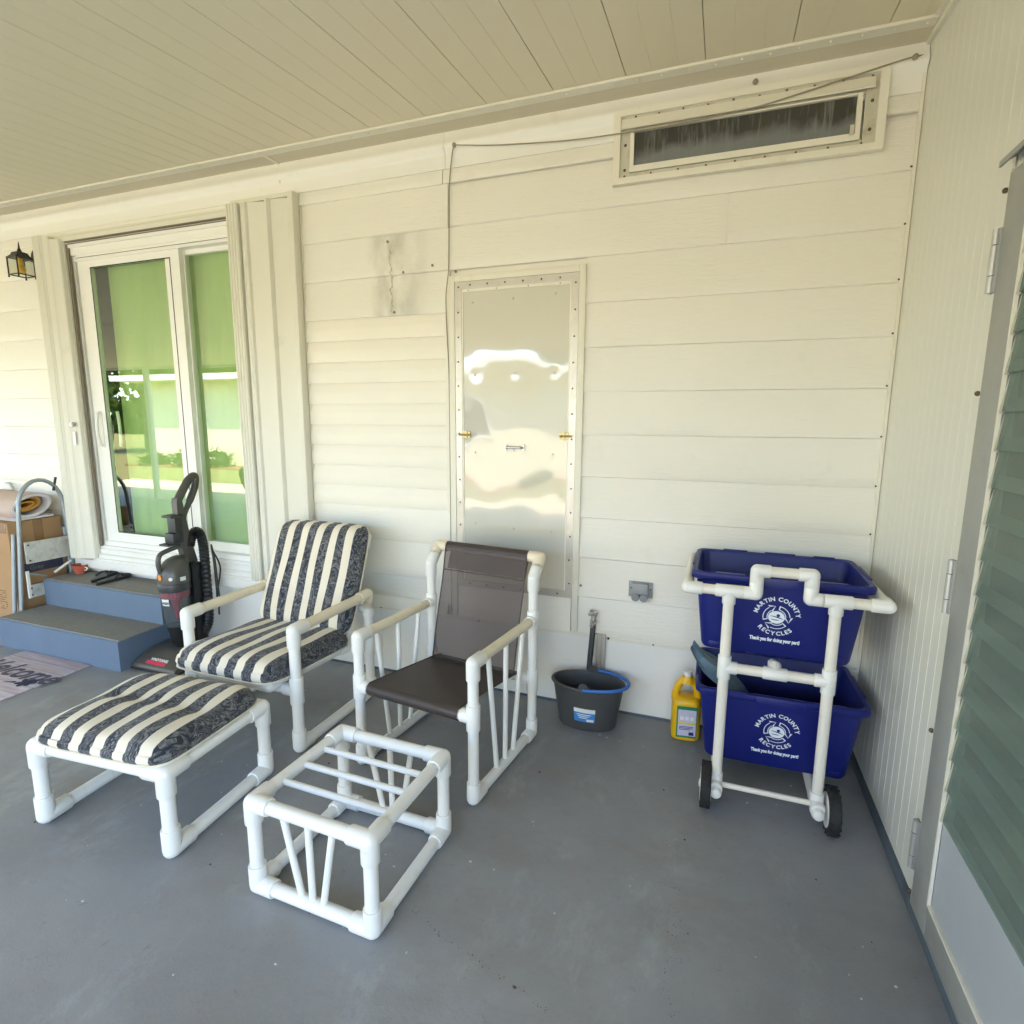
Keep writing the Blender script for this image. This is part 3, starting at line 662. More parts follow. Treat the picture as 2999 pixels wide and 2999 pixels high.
for x, s in ((-1.873, 1), (-1.350, -1)):
    mb = MB(); mb.box(x - .022, x + .022, -.020, -.0165, 1.383, 1.418); mb.box(x - .005, x + .005, -.026, -.020, 1.38, 1.42)
    b1 = part('latch', mb, 'brass', ad, True)
    mb = MB(); mb.tube([(x - s * .04, -.028, 1.400), (x + s * .02, -.028, 1.400)], .0042, 8); mb.sphere((x + s * .015, -.034, 1.4), .0065, 8, 6); part('bolt', mb, 'brass', b1, True)
mb = MB()
for x in (-1.656, -1.560): mb.box(x - .006, x + .006, -.0205, -.0125, 1.324, 1.355)
mb.tube([(-1.654, -.018, 1.339), (-1.646, -.040, 1.339), (-1.57, -.040, 1.339), (-1.562, -.018, 1.339)], .0055, 8)
part('pull_handle', mb, 'steel', ad, True)

# ------------------------------------------------------------------ high window
hwn = thing('awning_window', 'long narrow grimy window high on the wall under the roof', 'window', (-.637, 0, 2.5))
h = lambda n, mb, m='window_alu', **k: part(n, mb, m, hwn, True, **k)
h('outer_frame', MB().ring(-1.151, -.123, 2.501, 2.7965, .030, -.040, -.0125, wb=.026, wt=.025), 'trim_cream')
h('inner_frame', MB().ring(-1.121, -.153, 2.527, 2.771, .042, -.026, -.012, wb=.018, wt=.012))
h('hood', MB().add([(x, y, z) for x in (-1.119, -.168) for (y, z) in ((-.030, 2.762), (-.024, 2.765), (-.044, 2.722), (-.040, 2.7185))], [(0, 1, 3, 2), (4, 6, 7, 5), (0, 4, 5, 1), (2, 3, 7, 6), (0, 2, 6, 4), (1, 5, 7, 3)]), 'trim_cream', smooth=False)
h('top_reveal', MB().box(-1.079, -.195, -.020, -.0125, 2.708, 2.759))
sa = h('sash', MB().ring(-1.079, -.205, 2.547, 2.711, .017, -.034, -.018, wb=.025, wt=.006), 'trim_cream')
pn = part('pane', MB().box(-1.062, -.222, -.022, -.0185, 2.5715, 2.706), 'dirty_glass', sa, False, smooth=False)
pn.data.transform(Matrix.Translation((0, 0, -2.5655))); pn.location = (.637, 0, .0655)
part('sash_clip', MB().box(-.240, -.226, -.040, -.034, 2.566, 2.600), 'window_alu', sa, True)
mb = MB()
for i in range(10): mb.sphere((-1.06 + i * .098, -.027, 2.765 if i % 2 else 2.767), .0046, 8, 5)
for i in range(9): mb.sphere((-1.10 + i * .113, -.027, 2.535), .0046, 8, 5)
for z in (2.56, 2.66): mb.sphere((-1.10, -.027, z), .006, 8, 5); mb.sphere((-.172, -.027, z + .02), .006, 8, 5)
h('screws', mb, 'screw', kind='stuff')
# cable on the wall
mb = MB()
pts = [(-1.9695, -.019, .43), (-1.9695, -.019, 1.0), (-1.9695, -.019, 1.6), (-1.971, -.021, 1.78), (-1.976, -.0235, 1.90), (-1.980, -.024, 2.077), (-1.972, -.022, 2.16), (-1.965, -.016, 2.246), (-1.962, -.016, 2.425), (-1.957, -.016, 2.60), (-1.950, -.018, 2.68), (-1.932, -.03, 2.755), (-1.92, -.04, 2.778)]
def smooth_path(P, k=4):
    out = []
    for i in range(len(P) - 1):
        p0 = Vector(P[max(i - 1, 0)]); p1 = Vector(P[i]); p2 = Vector(P[i + 1]); p3 = Vector(P[min(i + 2, len(P) - 1)])
        for j in range(k):
            t = j / k; out.append(.5 * ((2 * p1) + (p2 - p0) * t + (2 * p0 - 5 * p1 + 4 * p2 - p3) * t * t + (3 * p1 - p0 - 3 * p2 + p3) * t ** 3))
    return out + [Vector(P[-1])]
mb.tube(smooth_path(pts), .0026, 6)
mb.tube(smooth_path([(-1.92, -.04, 2.778), (-1.76, -.040, 2.752), (-1.605, -.041, 2.734), (-1.349, -.043, 2.711), (-1.126, -.050, 2.701), (-.863, -.052, 2.700), (-.587, -.052, 2.713), (-.336, -.05, 2.750), (-.127, -.046, 2.786), (-.05, -.042, 2.797), (-.003, -.020, 2.806)]), .0028, 6)
single('wall_cable', mb, 'cord', 'thin grey cord strung along the top of the siding past the high window', 'cable')
mb = MB(); mb.sphere((-1.92, -.036, 2.779), .011, 8, 6); mb.sphere((-.05, -.040, 2.797), .011, 8, 6); mb.sphere((-.59, -.04, 2.812), .011, 8, 6)
part('cable_clips', mb, 'cord', hw, True, kind='stuff')

# ------------------------------------------------------------------ outlet and spigot
ob = thing('outlet_box', 'grey weatherproof outlet box on the siding above the bucket', 'outlet', (-.951, 0, .62))
o_ = lambda n, mb, m='outlet_grey', **k: part(n, mb, m, ob, True, **k)
o_('back_plate', MB().box(-1.009, -.894, -.0165, -.008, .628, .706, bev=.002))
o_('cover_box', MB().box(-.990, -.914, -.050, -.0167, .650, .705, bev=.005))
for x in (-.9715, -.9325):
    mb = MB(); mb.tube([(x, -.051, .634), (x, -.020, .640)], .0205, 8); o_('flip_cap', mb)
mb = MB(); mb.sphere((-.998, -.0168, .672), .004, 8, 5); mb.sphere((-.905, -.0168, .672), .004, 8, 5); o_('screws', mb, 'screw', kind='stuff')
sp = thing('water_spigot', 'dark water pipe with a garden tap rising against the wall behind the bucket', 'tap', (-1.195, -.03, 0))
part('riser_pipe', MB().tube([(-1.200, -.018, 0), (-1.194, -.018, .2), (-1.177, -.024, .462)], .0135, 14), 'spigot_pipe', sp, True)
tp = MB(); tp.tube([(-1.177, -.033, .462), (-1.176, -.033, .512)], .011, 10); tp.tube([(-1.176, -.033, .482), (-1.176, -.075, .470)], .010, 10); tp.tube([(-1.190, -.034, .476), (-1.160, -.033, .474)], .014, 10)
tb = part('tap_body', tp, 'alu_dull', sp, True)
tp = MB(); tp.tube([(-1.176, -.033, .512), (-1.176, -.033, .526)], .006, 8)
for a in (35, 125):
    dx, dy = math.cos(R(a)) * .026, math.sin(R(a)) * .016; tp.tube([(-1.176 - dx, -.036 - dy, .526), (-1.176 + dx, -.036 + dy, .530)], [.007, .0055], 8) if False else tp.tube([(-1.176 - dx, -.040 - dy, .520), (-1.176, -.040, .527), (-1.176 + dx, -.040 + dy, .534)], [.008, .006, .008], 8)
part('cross_handle', tp, 'alu', tb, True)

# ------------------------------------------------------------------ wall lantern
wl = thing('wall_lantern', 'small black wall lantern with yellow bulb at the left edge', 'lantern', (-5.08, 0, 2.41))
l = lambda n, mb, m='lamp_black', p=None, **k: part(n, mb, m, p or wl, True, **k)
mb = MB(); mb.tube([(-5.075, -.0125, 2.555), (-5.075, -.024, 2.555)], .048, 20); l('back_plate', mb)
l('arm', MB().tube(smooth_path([(-5.075, -.024, 2.535), (-5.076, -.05, 2.522), (-5.078, -.075, 2.530), (-5.08, -.095, 2.545)]), .008, 8))
mb = MB()
for x in (-5.130, -5.030):
    for y in (-.165, -.065): mb.tube([(x, y, 2.402), (x, y, 2.525)], .0045, 6); mb.sphere((x, y, 2.400), .006, 6, 5)
for z in (2.412, 2.520):
    for x in (-5.130, -5.030): mb.tube([(x, -.165, z), (x, -.065, z)], .0042, 6)
    for y in (-.165, -.065): mb.tube([(-5.130, y, z), (-5.030, y, z)], .0042, 6)
l('cage', mb)
mb = MB(); c = Vector((-5.08, -.115, 0))
mb.loft([[c + Vector((sx * a, sy * a, z)) for sx, sy in ((-1, -1), (1, -1), (1, 1), (-1, 1))] for a, z in ((.050, 2.521), (.046, 2.530), (.036, 2.540), (.030, 2.556), (.014, 2.562))])
mb.tube([(-5.08, -.115, 2.56), (-5.08, -.115, 2.585), (-5.08, -.115, 2.625)], [.016, .006, .0018], 10); l('roof_cap', mb)
for a in range(4):
    mb = MB(); q = [(-.046, .0), (.046, .0)]
    if a % 2 == 0: y = -.162 if a == 0 else -.068; mb.box(-5.126, -5.034, y - .001, y + .001, 2.416, 2.516)
    else: x = -5.127 if a == 1 else -5.033; mb.box(x - .001, x + .001, -.161, -.069, 2.416, 2.516)
    l('pane', mb, 'lamp_glass', smooth=False)
mb = MB(); mb.sphere((-5.08, -.115, 2.452), .026, 14, 10, (1, 1, 1.15)); mb.tube([(-5.08, -.115, 2.47), (-5.08, -.115, 2.52)], .013, 10); l('bulb', mb, 'bulb')

# ------------------------------------------------------------------ steps
st = thing('concrete_steps', 'two blue-grey painted concrete steps below the sliding glass door', 'steps', (-4.41, -.29, 0))
def stepb(x0, x1, y0, y1, z0, z1, nm, tread):
    # rough block: slightly uneven arris
    nX = 40; mb = MB(); rings = []
    for i in range(nX + 1):
        x = x0 + (x1 - x0) * i / nX; e = random.uniform(-.0015, .0015); e2 = random.uniform(-.0015, .0015)
        rings.append([Vector((x, y1, z0)), Vector((x, y0 + .002 * math.sin(i * .7), z0)), Vector((x, y0 + e, z1 - .010)), Vector((x, y0 + .010 + e2, z1 - .0045)), Vector((x, y1, z1 - .0045))])
    mb.loft(rings); o = part(nm, mb, 'riser_paint', st, True, ang=50)
    t = MB(); n2 = 40; rr = []
    for i in range(n2 + 1):
        x = x0 + .002 + (x1 - x0 - .004) * i / n2; e = random.uniform(0, .004)
        rr.append([Vector((x, y1, z1 - .02)), Vector((x, y0 + .008 + e, z1 - .006)), Vector((x, y0 + .010 + e, z1)), Vector((x, y1, z1))])
    t.loft(rr); part('tread', t, 'tread_paint', o, True)
    return o
stepb(-4.972, -3.856, -.576, -.020, 0, .19, 'lower_step', True)
stepb(-4.978, -3.860, -.284, -.021, .186, .372, 'upper_step', True)

# ------------------------------------------------------------------ door mat
mt = thing('welcome_mat', 'pinkish plank-print door mat with Welcome in black script beside the lower step', 'mat', (-4.407, -.813, 0))
mb = MB(); mb.box(-.305, .305, -.232, .232, .001, .008, bev=.002); part('mat_base', mb, 'mat_print', mt)
v, f = text('Welcome', .165, .004, .35); mb = MB(); mb.add([(q.x * 1.12 - .035, q.y * 1.15 - .035, .0098) for q in v], f); part('lettering', mb, 'label_dark', mt, smooth=False)
mb = MB()
for a, r_, w_ in ((20, .060, .026), (80, .045, .028), (150, .055, .024), (215, .050, .026), (280, .048, .028), (335, .050, .024)):
    cx2, cy2 = .205 + math.cos(R(a)) * r_ * .55, -.055 + math.sin(R(a)) * r_ * .5; ca, sa_ = math.cos(R(a)), math.sin(R(a)); o = len(mb.v)
    for i in range(12):
        t = 2 * PI * i / 12; px, py = math.cos(t) * r_ * .55, math.sin(t) * w_ * .6; mb.v.append((cx2 + px * ca - py * sa_, cy2 + px * sa_ + py * ca, .0102 + a * 1e-6))
    mb.f.append(tuple(o + i for i in range(12)))
mb.add([(.06, -.10, .0099), (.15, -.075, .0099), (.14, -.06, .0099)], [(0, 1, 2)]); mb.add([(.305 - .03, .02, .0099), (.22, -.02, .0099), (.24, -.035, .0099)], [(0, 1, 2)])
M('flower_navy', (.02, .022, .06), .8, var=.2); part('flower', mb, 'flower_navy', mt, smooth=False)

# ------------------------------------------------------------------ small things on the top step
cu = thing('red_cup', 'small terracotta red cup on the top step by the door frame', 'cup', (-4.893, -.052 - .04, .372))
mb = MB(); prof = [(.026, 0), (.034, .03), (.040, .052), (.043, .054), (.039, .053), (.031, .03), (.022, .006)]
mb.loft([[Vector((1.25 * r_ * math.cos(2 * PI * j / 20), 1.25 * r_ * math.sin(2 * PI * j / 20), z * 1.2)) for j in range(20)] for r_, z in prof]); part('bowl', mb, 'terracotta', cu)
mb = MB(); mb.tube(smooth_path([(.036, .004, .044), (.058, .006, .046), (.060, .006, .030), (.034, .004, .022)]), .004, 6); part('handle', mb, 'label_white', cu)
mb = MB(); mb.tube(smooth_path([(-.036, -.004, .044), (-.056, -.006, .046), (-.056, -.006, .030), (-.034, -.004, .022)]), .004, 6); part('handle', mb, 'fruit', cu)
def flop(loc, rz, label):
    t = thing('flip_flop', label, 'sandal', loc, rz); pts = []
    for i in range(28):
        a = 2 * PI * i / 28; y = math.sin(a) * .128; wd = .043 + .006 * math.sin(a) - .006 * math.cos(2 * a + .4); pts.append((math.cos(a) * wd + .006 * math.sin(2 * a), y))
    mb = MB(); mb.loft([[Vector((x * s_, y * s_, z)) for x, y in pts] for s_, z in ((.97, .0005), (1, .004), (1, .016), (.97, .020))]); part('sole', mb, 'flop', t)
    mb = MB(); mb.loft([[Vector((x * .88, y * .9, z)) for x, y in pts] for z in (.0195, .0215)]); part('footbed', mb, 'flop_tread', t)
    for s_ in (-1, 1):
        mb = MB(); mb.tube(smooth_path([(.0, .070, .022), (s_ * .013, .060, .034), (s_ * .030, .02, .038), (s_ * .039, -.02, .022)]), [.005] * 4 + [.006] * 8 + [.005], 8); part('strap', mb, 'flop', t)
flop((-4.612, -.120, .372), R(24), 'black flip-flop on the top step, the one nearer the red cup')
flop((-4.492, -.138, .372), R(8), 'black flip-flop on the top step, the one nearer the vacuum')

# ------------------------------------------------------------------ left corner: ladder, boxes, foam roll
la = thing('step_ladder', 'folded grey tube step ladder with white treads beside the concrete steps', 'ladder', (-5.02, -.23, 0))
def arch(x, yb, yt, ytop, ybk, zt, r_, nm, m):
    pts = [(x, yb, 0), (x, yt, .86)]
    for i in range(1, 12):
        a = PI - PI * i / 12; pts.append((x, (yt + ybk) / 2 + (ybk - yt) / 2 * -math.cos(a) * -1 if False else (yt + ybk) / 2 - (ybk - yt) / 2 * math.cos(PI * i / 12), .86 + (zt - .86) * math.sin(PI * i / 12)))
    pts += [(x, ybk, .86), (x, ybk + (yt - yb) * -1 * 0 + .04, 0)]
    mb = MB(); mb.tube(pts, r_, 12); part(nm, mb, m, la, True)
arch(-5.02, -.428, -.352, 0, -.075, 1.052, .0135, 'front_frame', 'ladder_tube')
for y0, y1 in ((-.452, -.386), (-.040, -.075)):
    mb = MB(); mb.tube([(-5.055, y0, 0), (-5.045, y1, .70)], .0125, 12); part('rear_leg', mb, 'ladder_tube', la, True)
for z0, z1, ya in ((.492, .640, -.358), (.256, .342, -.372)):
    mb = MB(); mb.box(-5.005, -4.992, ya, -.070, z0, z1, bev=.002)
    for k in range(6): zz = z0 + (z1 - z0) * (k + .5) / 6; mb.box(-4.9925, -4.989, ya + .004, -.074, zz - .004, zz + .004)
    s_ = part('tread', mb, 'ladder_tread', la, True)
    mb = MB()
    for zz in (z0 + .02, z1 - .02): mb.sphere((-4.989, ya + .018, zz), .007, 8, 5)
    part('rivets', mb, 'screw', s_, True, kind='stuff')
mb = MB(); mb.box(-4.996, -4.986, -.374, -.357, .256, .445); mb.box(-4.996, -4.986, -.36, -.22, .41, .425, Matrix.Rotation(0, 4, 'X')) if False else None; part('side_bracket', mb, 'white_paint', la, True)
mb = MB(); mb.tube([(-4.995, -.36, .425), (-4.995, -.25, .385)], .007, 8); part('brace', mb, 'ladder_tube', la, True)
mb = MB(); mb.tube([(-4.995, -.20, .395), (-4.995, -.085, .455)], .009, 8); part('brace', mb, 'white_paint', la, True)
mb = MB(); mb.tube([(-5.015, -.131, .968), (-5.015, -.106, 1.062)], .008, 8); part('safety_catch', mb, 'charcoal', la, True)
cb = thing('cardboard_box', 'tall taped cardboard box standing behind the step ladder', 'box', (-5.40, -.22, 0))
def crumple_box(x0, x1, y0, y1, z0, z1):
    mb = MB(); mb.box(x0, x1, y0, y1, z0, z1, bev=.004); return mb
part('carton', crumple_box(-5.72, -5.085, -.395, -.065, 0, .772), 'cardboard', cb, True)
part('packing_tape', MB().box(-5.0848, -5.0835, -.245, -.185, .55, .772), 'tape', cb, True)
part('packing_tape', MB().box(-5.20, -5.10, -.3965, -.3952, .70, .773), 'tape', cb, True)
pb = part('printed_band', MB().box(-5.0845, -5.0832, -.330, -.085, .410, .478), 'label_dark', cb, True)
v, f = text('Grey', .042); mb = MB(); mb.add([(-5.0828, -.255 + q.x, .428 + q.y) for q in v], f); M('band_print', (.22, .20, .17), .6); part('lettering', mb, 'band_print', pb, True, smooth=False)
mb = MB()
for r_ in range(9):
    for c_ in range(4): 
        if random.random() < .75: mb.box(-5.28 + c_ * .022, -5.265 + c_ * .022 + random.uniform(0, .005), -.3962, -.3955, .16 + r_ * .016, .167 + r_ * .016)
part('carton_print', mb, 'tape', cb, True, kind='stuff')
single('carton_small', MB().box(-.12, .12, -.06, .06, 0, .16, bev=.003), 'cardboard', 'small cardboard box at the left edge behind the foam roll', 'box', (-5.715 - .02, -.105, .774))
fr = thing('foam_roll', 'rolled white and pink carpet foam with orange core lying on the cardboard box', 'roll', (-5.35, -.215, .7745))
def oval(x, yc, zc_, a, b, n=36, rot=-.12): return [Vector((x, yc + a * math.cos(2 * PI * i / n) * math.cos(rot) - b * math.sin(2 * PI * i / n) * math.sin(rot), zc_ + a * math.cos(2 * PI * i / n) * math.sin(rot) * -1 + b * math.sin(2 * PI * i / n))) for i in range(n)]
yc, zc0 = -.215, .868
def shell(x0, x1, a, b, th, nm, m, dz=0, dy=0):
    mb = MB(); mb.loft([oval(x0, yc + dy, zc0 + dz, a, b), oval(x1, yc + dy, zc0 + dz, a, b), oval(x1, yc + dy, zc0 + dz, a - th, b - th), oval(x0, yc + dy, zc0 + dz, a - th, b - th)], False, False)
    mb.f += []; return part(nm, mb, m, fr, True)
shell(-5.75, -5.128, .130, .084, .004, 'backing', 'foam_pink')
shell(-5.74, -5.120, .1255, .0795, .018, 'outer_layer', 'foam_white')
shell(-5.74, -5.145, .085, .050, .016, 'inner_layer', 'foam_orange', .012, -.012)
shell(-5.74, -5.150, .058, .026, .012, 'inner_layer', 'foam_orange', .004, -.022)
mb = MB(); mb.loft([[Vector((x, y, z)) for y, z in ((-.335, .7765), (-.30, .790), (-.20, .7905), (-.10, .793), (-.10, .780), (-.335, .7758))] for x in (-5.70, -5.10)]); part('loose_flap', mb, 'foam_white', fr, True)
single('bent_tube', MB().tube(smooth_path([(-.075, 0, .155), (-.03, 0, .150), (.01, 0, .10), (.022, 0, .02), (.024, 0, -.18)]), .009, 10), 'alu_dull', 'thin bent metal tube leaning on the siding at the far left', 'tube', (-5.655, -.028, .825))

# ------------------------------------------------------------------ PVC furniture
def pipe(t, nm, a, b, r_, m='pvc'): return part(nm, MB().tube([a, b], r_, 16), m, t)
def joint(t, P, dirs, r_, L, m='pvc', nm='joint'):
    P = Vector(P); mb = MB(); mb.sphere(P, r_ * .998, 16, 10)
    for d in dirs:
        d = Vector(d).normalized(); mb.tube([P + d * .001, P + d * (L - .003), P + d * L], [r_, r_, r_ * .955], 16)
    return part(nm, mb, m, t, ang=40)
X, Y, Z = Vector((1, 0, 0)), Vector((0, 1, 0)), Vector((0, 0, 1))

# ---- bare footstool
fs = thing('bare_footstool', 'white pvc pipe footstool without cushion in front of the brown chair', 'footstool', (-1.70, -1.297, 0), R(-1.5))
hx, hy, zl, zh, pr_, fr_, fl_ = .215, .2125, .0275, .310, .0212, .0275, .068
for sx in (-1, 1):
    for sy in (-1, 1):
        pipe(fs, 'leg', (sx * hx, sy * hy, zl), (sx * hx, sy * hy, zh), pr_)
        joint(fs, (sx * hx, sy * hy, zl), (-sx * X, -sy * Y, Z), fr_, fl_); joint(fs, (sx * hx, sy * hy, zh), (-sx * X, -sy * Y, -Z), fr_, fl_)
for z, nm in ((zl, 'bottom_rail'), (zh, 'top_rail')):
    for s_ in (-1, 1):
        pipe(fs, nm, (-hx, s_ * hy, z), (hx, s_ * hy, z), pr_); pipe(fs, nm, (s_ * hx, -hy, z), (s_ * hx, hy, z), pr_)
for y in (-.098, 0, .098): pipe(fs, 'top_slat', (-hx + .012, y, zh), (hx - .012, y, zh), .0107)
for sy in (-1, 1):
    for a, b in ((-.098, -.040), (-.004, 0), (.086, .040)): pipe(fs, 'side_slat', (a, sy * hy, zh - .012), (b, sy * hy, zl + .012), .0107)

# ---- striped footstool frame and its cushion
ff = thing('pvc_footstool', 'white pvc pipe footstool under the striped cushion in the left foreground', 'footstool', (-2.609, -1.287, 0), R(4))
hx, hy, zl, zh, pr_, fr_, fl_ = .292, .23, .0305, .308, .0240, .0305, .078
for sx in (-1, 1):
    for sy in (-1, 1):
        pipe(ff, 'leg', (sx * hx, sy * hy, zl), (sx * hx, sy * hy, zh), pr_)
        joint(ff, (sx * hx, sy * hy, zl), (-sy * Y, Z), fr_, fl_); joint(ff, (sx * hx, sy * hy, zh), (-sx * X, -sy * Y, -Z), fr_, fl_)
for s_ in (-1, 1):
    pipe(ff, 'runner', (s_ * hx, -hy, zl), (s_ * hx, hy, zl), pr_); pipe(ff, 'top_rail', (-hx, s_ * hy, zh), (hx, s_ * hy, zh), pr_); pipe(ff, 'top_rail', (s_ * hx, -hy, zh), (s_ * hx, hy, zh), pr_)
def cushion(t, nm, W, D, z0, th, m, side='floral', puff=.02, sagf=None, tufts=(), piping=True, frame=None, rnd=.045, boxing=True):
    """pad built on a grid: flat bottom, boxed sides, crowned top; frame maps (x,y,h)->local"""
    nx, ny = 36, 30; F = frame or (lambda x, y, h: Vector((x, y, z0 + h)))
    def sup(u, v):      # square -> rounded square
        k = 1 - .10 * (abs(u) ** 6) * (abs(v) ** 6); return u * W / 2 * k, v * D / 2 * k
    def top(u, v):
        e = (1 - abs(u) ** 6) * (1 - abs(v) ** 6); hgt = th * .62 + (th * .38 + puff) * max(0, e) ** .5
        for (tu, tv) in tufts: hgt -= .016 * math.exp(-(((u - tu) * W / 2) ** 2 + ((v - tv) * D / 2) ** 2) / .0016)
        hgt += .003 * math.sin(7 * u + 3 * v) + .0025 * math.sin(5 * v - 4 * u + 1)
        return hgt
    mb = MB(); 
    for j in range(ny + 1):
        for i in range(nx + 1):
            u, v = -1 + 2 * i / nx, -1 + 2 * j / ny; x, y = sup(u, v); mb.v.append(tuple(F(x, y, top(u, v))))
    mb.f = [(j * (nx + 1) + i, j * (nx + 1) + i + 1, (j + 1) * (nx + 1) + i + 1, (j + 1) * (nx + 1) + i) for j in range(ny) for i in range(nx)]
    per = [(-1 + 2 * i / nx, -1) for i in range(nx)] + [(1, -1 + 2 * j / ny) for j in range(ny)] + [(1 - 2 * i / nx, 1) for i in range(nx)] + [(-1, 1 - 2 * j / ny) for j in range(ny)]
    pad = part(nm, mb, m, t, ang=80)
    def loop(h, out): return [F(x + out * u / max(abs(u), abs(v)) * (1 if abs(u) >= abs(v) else abs(u)), y + out * v * (1 if abs(v) >= abs(u) else abs(v)), h) for (u, v) in per for x, y in [sup(u, v)]]
    def topedge(): return [F(*sup(u, v), top(u, v)) for u, v in per]
    sb = MB(); mid = th * .36
    sb.loft([topedge(), loop(th * .58, .008), loop(mid, .012), loop(th * .12, .006), loop(0.0, -.012)], False, True); part('boxing', sb, side, pad, ang=80)
    if piping:
        for hh, oo in ((th * .10, .008),):
            L = topedge() if hh is None else loop(hh, oo)
            pb_ = MB(); pb_.tube(L + [L[0]], .0042, 6, False); part('piping', pb_, 'piping_cream', pad)
    return pad
fc = thing('footstool_cushion', 'thin cream and navy striped floral cushion lying on the pvc footstool', 'cushion', (-2.600, -1.300, .334), R(4.5))
cushion(fc, 'pad', .58, .485, 0, .064, 'stripe_stool', 'stripe_stool', .020, tufts=((-.33, .05), (.33, .05), (0, .05), (-.66, .05), (.66, .05)))

# ---- striped armchair
ac = thing('pvc_armchair', 'white pvc pipe armchair holding the striped cushions, next to the vacuum', 'chair', (-2.63, -.575, 0))
hx, hy, zl, za, pr_, fr_, fl_ = .31, .275, .0300, .570, .0240, .0300, .075
for sx in (-1, 1):
    x = sx * hx
    for sy in (-1, 1):
        y = sy * hy; pipe(ac, 'leg', (x, y, zl), (x, y, za), pr_)
        joint(ac, (x, y, zl), (-sy * Y, Z), fr_, fl_); joint(ac, (x, y, za), (-sy * Y, -Z), fr_, fl_, 'pvc_aged' if sy > 0 else 'pvc')
        joint(ac, (x, y, .295 if sy < 0 else .30), (-sx * X, Z, -Z), fr_, .062)
    pipe(ac, 'runner', (x, -hy, zl), (x, hy, zl), pr_); pipe(ac, 'armrest', (x, -hy, za), (x, hy, za), pr_, 'pvc_aged')
for sy, z in ((-1, .295), (1, .30)): pipe(ac, 'cross_rail', (-hx, sy * hy, z), (hx, sy * hy, z), pr_)
ix = .228; yf, yb_, zs = -.345, .185, .318
SEATZ = lambda y: .330 - (y - yf) * .055
for sx in (-1, 1):
    pipe(ac, 'seat_rail', (sx * ix, yf, SEATZ(yf)), (sx * ix, yb_, SEATZ(yb_)), .021)
    pipe(ac, 'back_post', (sx * ix, yb_, SEATZ(yb_)), (sx * ix, .405, .845), .021)
    joint(ac, (sx * ix, yf, SEATZ(yf)), (-sx * X, Y), .026, .06); joint(ac, (sx * ix, .405, .845), (-sx * X, (0, -.225, -.55)), .026, .06); joint(ac, (sx * ix, yb_, SEATZ(yb_)), ((0, .225, .55), -Y), .026, .06)
    joint(ac, (sx * hx, hy, .50), (-sx * X, Z, -Z), fr_, .045)
pipe(ac, 'front_rail', (-ix, yf, SEATZ(yf)), (ix, yf, SEATZ(yf)), .021); pipe(ac, 'top_rail', (-ix, .405, .845), (ix, .405, .845), .021)
for k in range(5):
    y = yf + .10 + k * .095; pipe(ac, 'seat_slat', (-ix, y, SEATZ(y)), (ix, y, SEATZ(y)), .0107)
ccx, ccy = -2.632, -.575
cc = thing('chair_cushion', 'thick cream and navy striped floral seat and back cushion on the pvc armchair', 'cushion', (ccx, ccy, .34))
def seatF(x, y, h):
    yy = y - .115; return Vector((x, yy, SEATZ(yy) + .026 - .34 + h + .02 * math.exp(-((yy + .38) / .05) ** 2) * 0))
cushion(cc, 'seat_pad', .565, .575, 0, .088, 'stripe_seat', 'stripe_seat', .018, frame=seatF)
bd_ = Vector((0, .232, .55)).normalized(); bn = Vector((0, -bd_.z, bd_.y)); B0 = Vector((0, .165, .385 - .34))
def backF(x, y, h):
    # pad standing along the back posts, rolled over the top rail
    s_ = y + .285; top_ = max(0, s_ - .50); roll = top_ * top_ * 2.6
    return Vector((x * (1 - .03 * (s_ / .57)), 0, 0)) + B0 + bd_ * (s_ - roll * .6) + bn * (h - roll * 1.5 + .0)
cushion(cc, 'back_pad', .565, .585, 0, .080, 'stripe_seat', 'stripe_seat', .016, frame=backF)

# ---- brown sling chair
sc = thing('sling_chair', 'white pvc pipe chair with brown mesh sling in front of the hatch', 'chair', (-1.6956, -.598, 0), R(-7))
hx, hy, zl, za, pr_, fr_, fl_ = .28, .265, .0272, .578, .0214, .0272, .066
ZS, ZB, ZU = .362, .288, .775
for sx in (-1, 1):
    x = sx * hx
    pipe(sc, 'front_leg', (x, -hy, zl), (x, -hy, za), pr_); pipe(sc, 'back_post', (x, hy, zl), (x, hy, ZU), pr_); pipe(sc, 'back_post_top', (x, hy, ZU), (x, hy + .072, ZU + .078), pr_, 'pvc_aged')
    joint(sc, (x, -hy, zl), (Y, Z), fr_, fl_); joint(sc, (x, hy, zl), (-Y, Z), fr_, fl_); joint(sc, (x, -hy, za), (Y, -Z), fr_, fl_)
    joint(sc, (x, -hy, ZS), (-sx * X, Z, -Z), fr_, .052); joint(sc, (x, hy, ZB), (-sx * X, Z, -Z), fr_, .052); joint(sc, (x, hy, za), (-Y, Z, -Z), fr_, .042)
    joint(sc, (x, hy, ZU), (-Z, (0, .072, .078)), fr_, .062); joint(sc, (x, hy + .072, ZU + .078), (-sx * X, (0, -.072, -.078)), fr_, .058, 'pvc_aged')
    pipe(sc, 'runner', (x, -hy, zl), (x, hy, zl), pr_); pipe(sc, 'armrest', (x, -hy, za), (x, hy, za), pr_, 'pvc_aged')
    for a, b in ((-.150, -.078), (0, -.004), (.158, .070)): pipe(sc, 'side_slat', (x, a, za - .012), (x, b, zl + .012), .0107)
pipe(sc, 'front_rail', (-hx, -hy, ZS), (hx, -hy, ZS), pr_); pipe(sc, 'lower_back_rail', (-hx, hy, ZB), (hx, hy, ZB), pr_); pipe(sc, 'top_rail', (-hx, hy + .072, ZU + .078), (hx, hy + .072, ZU + .078), pr_)
TB = (hy + .072, ZU + .078)
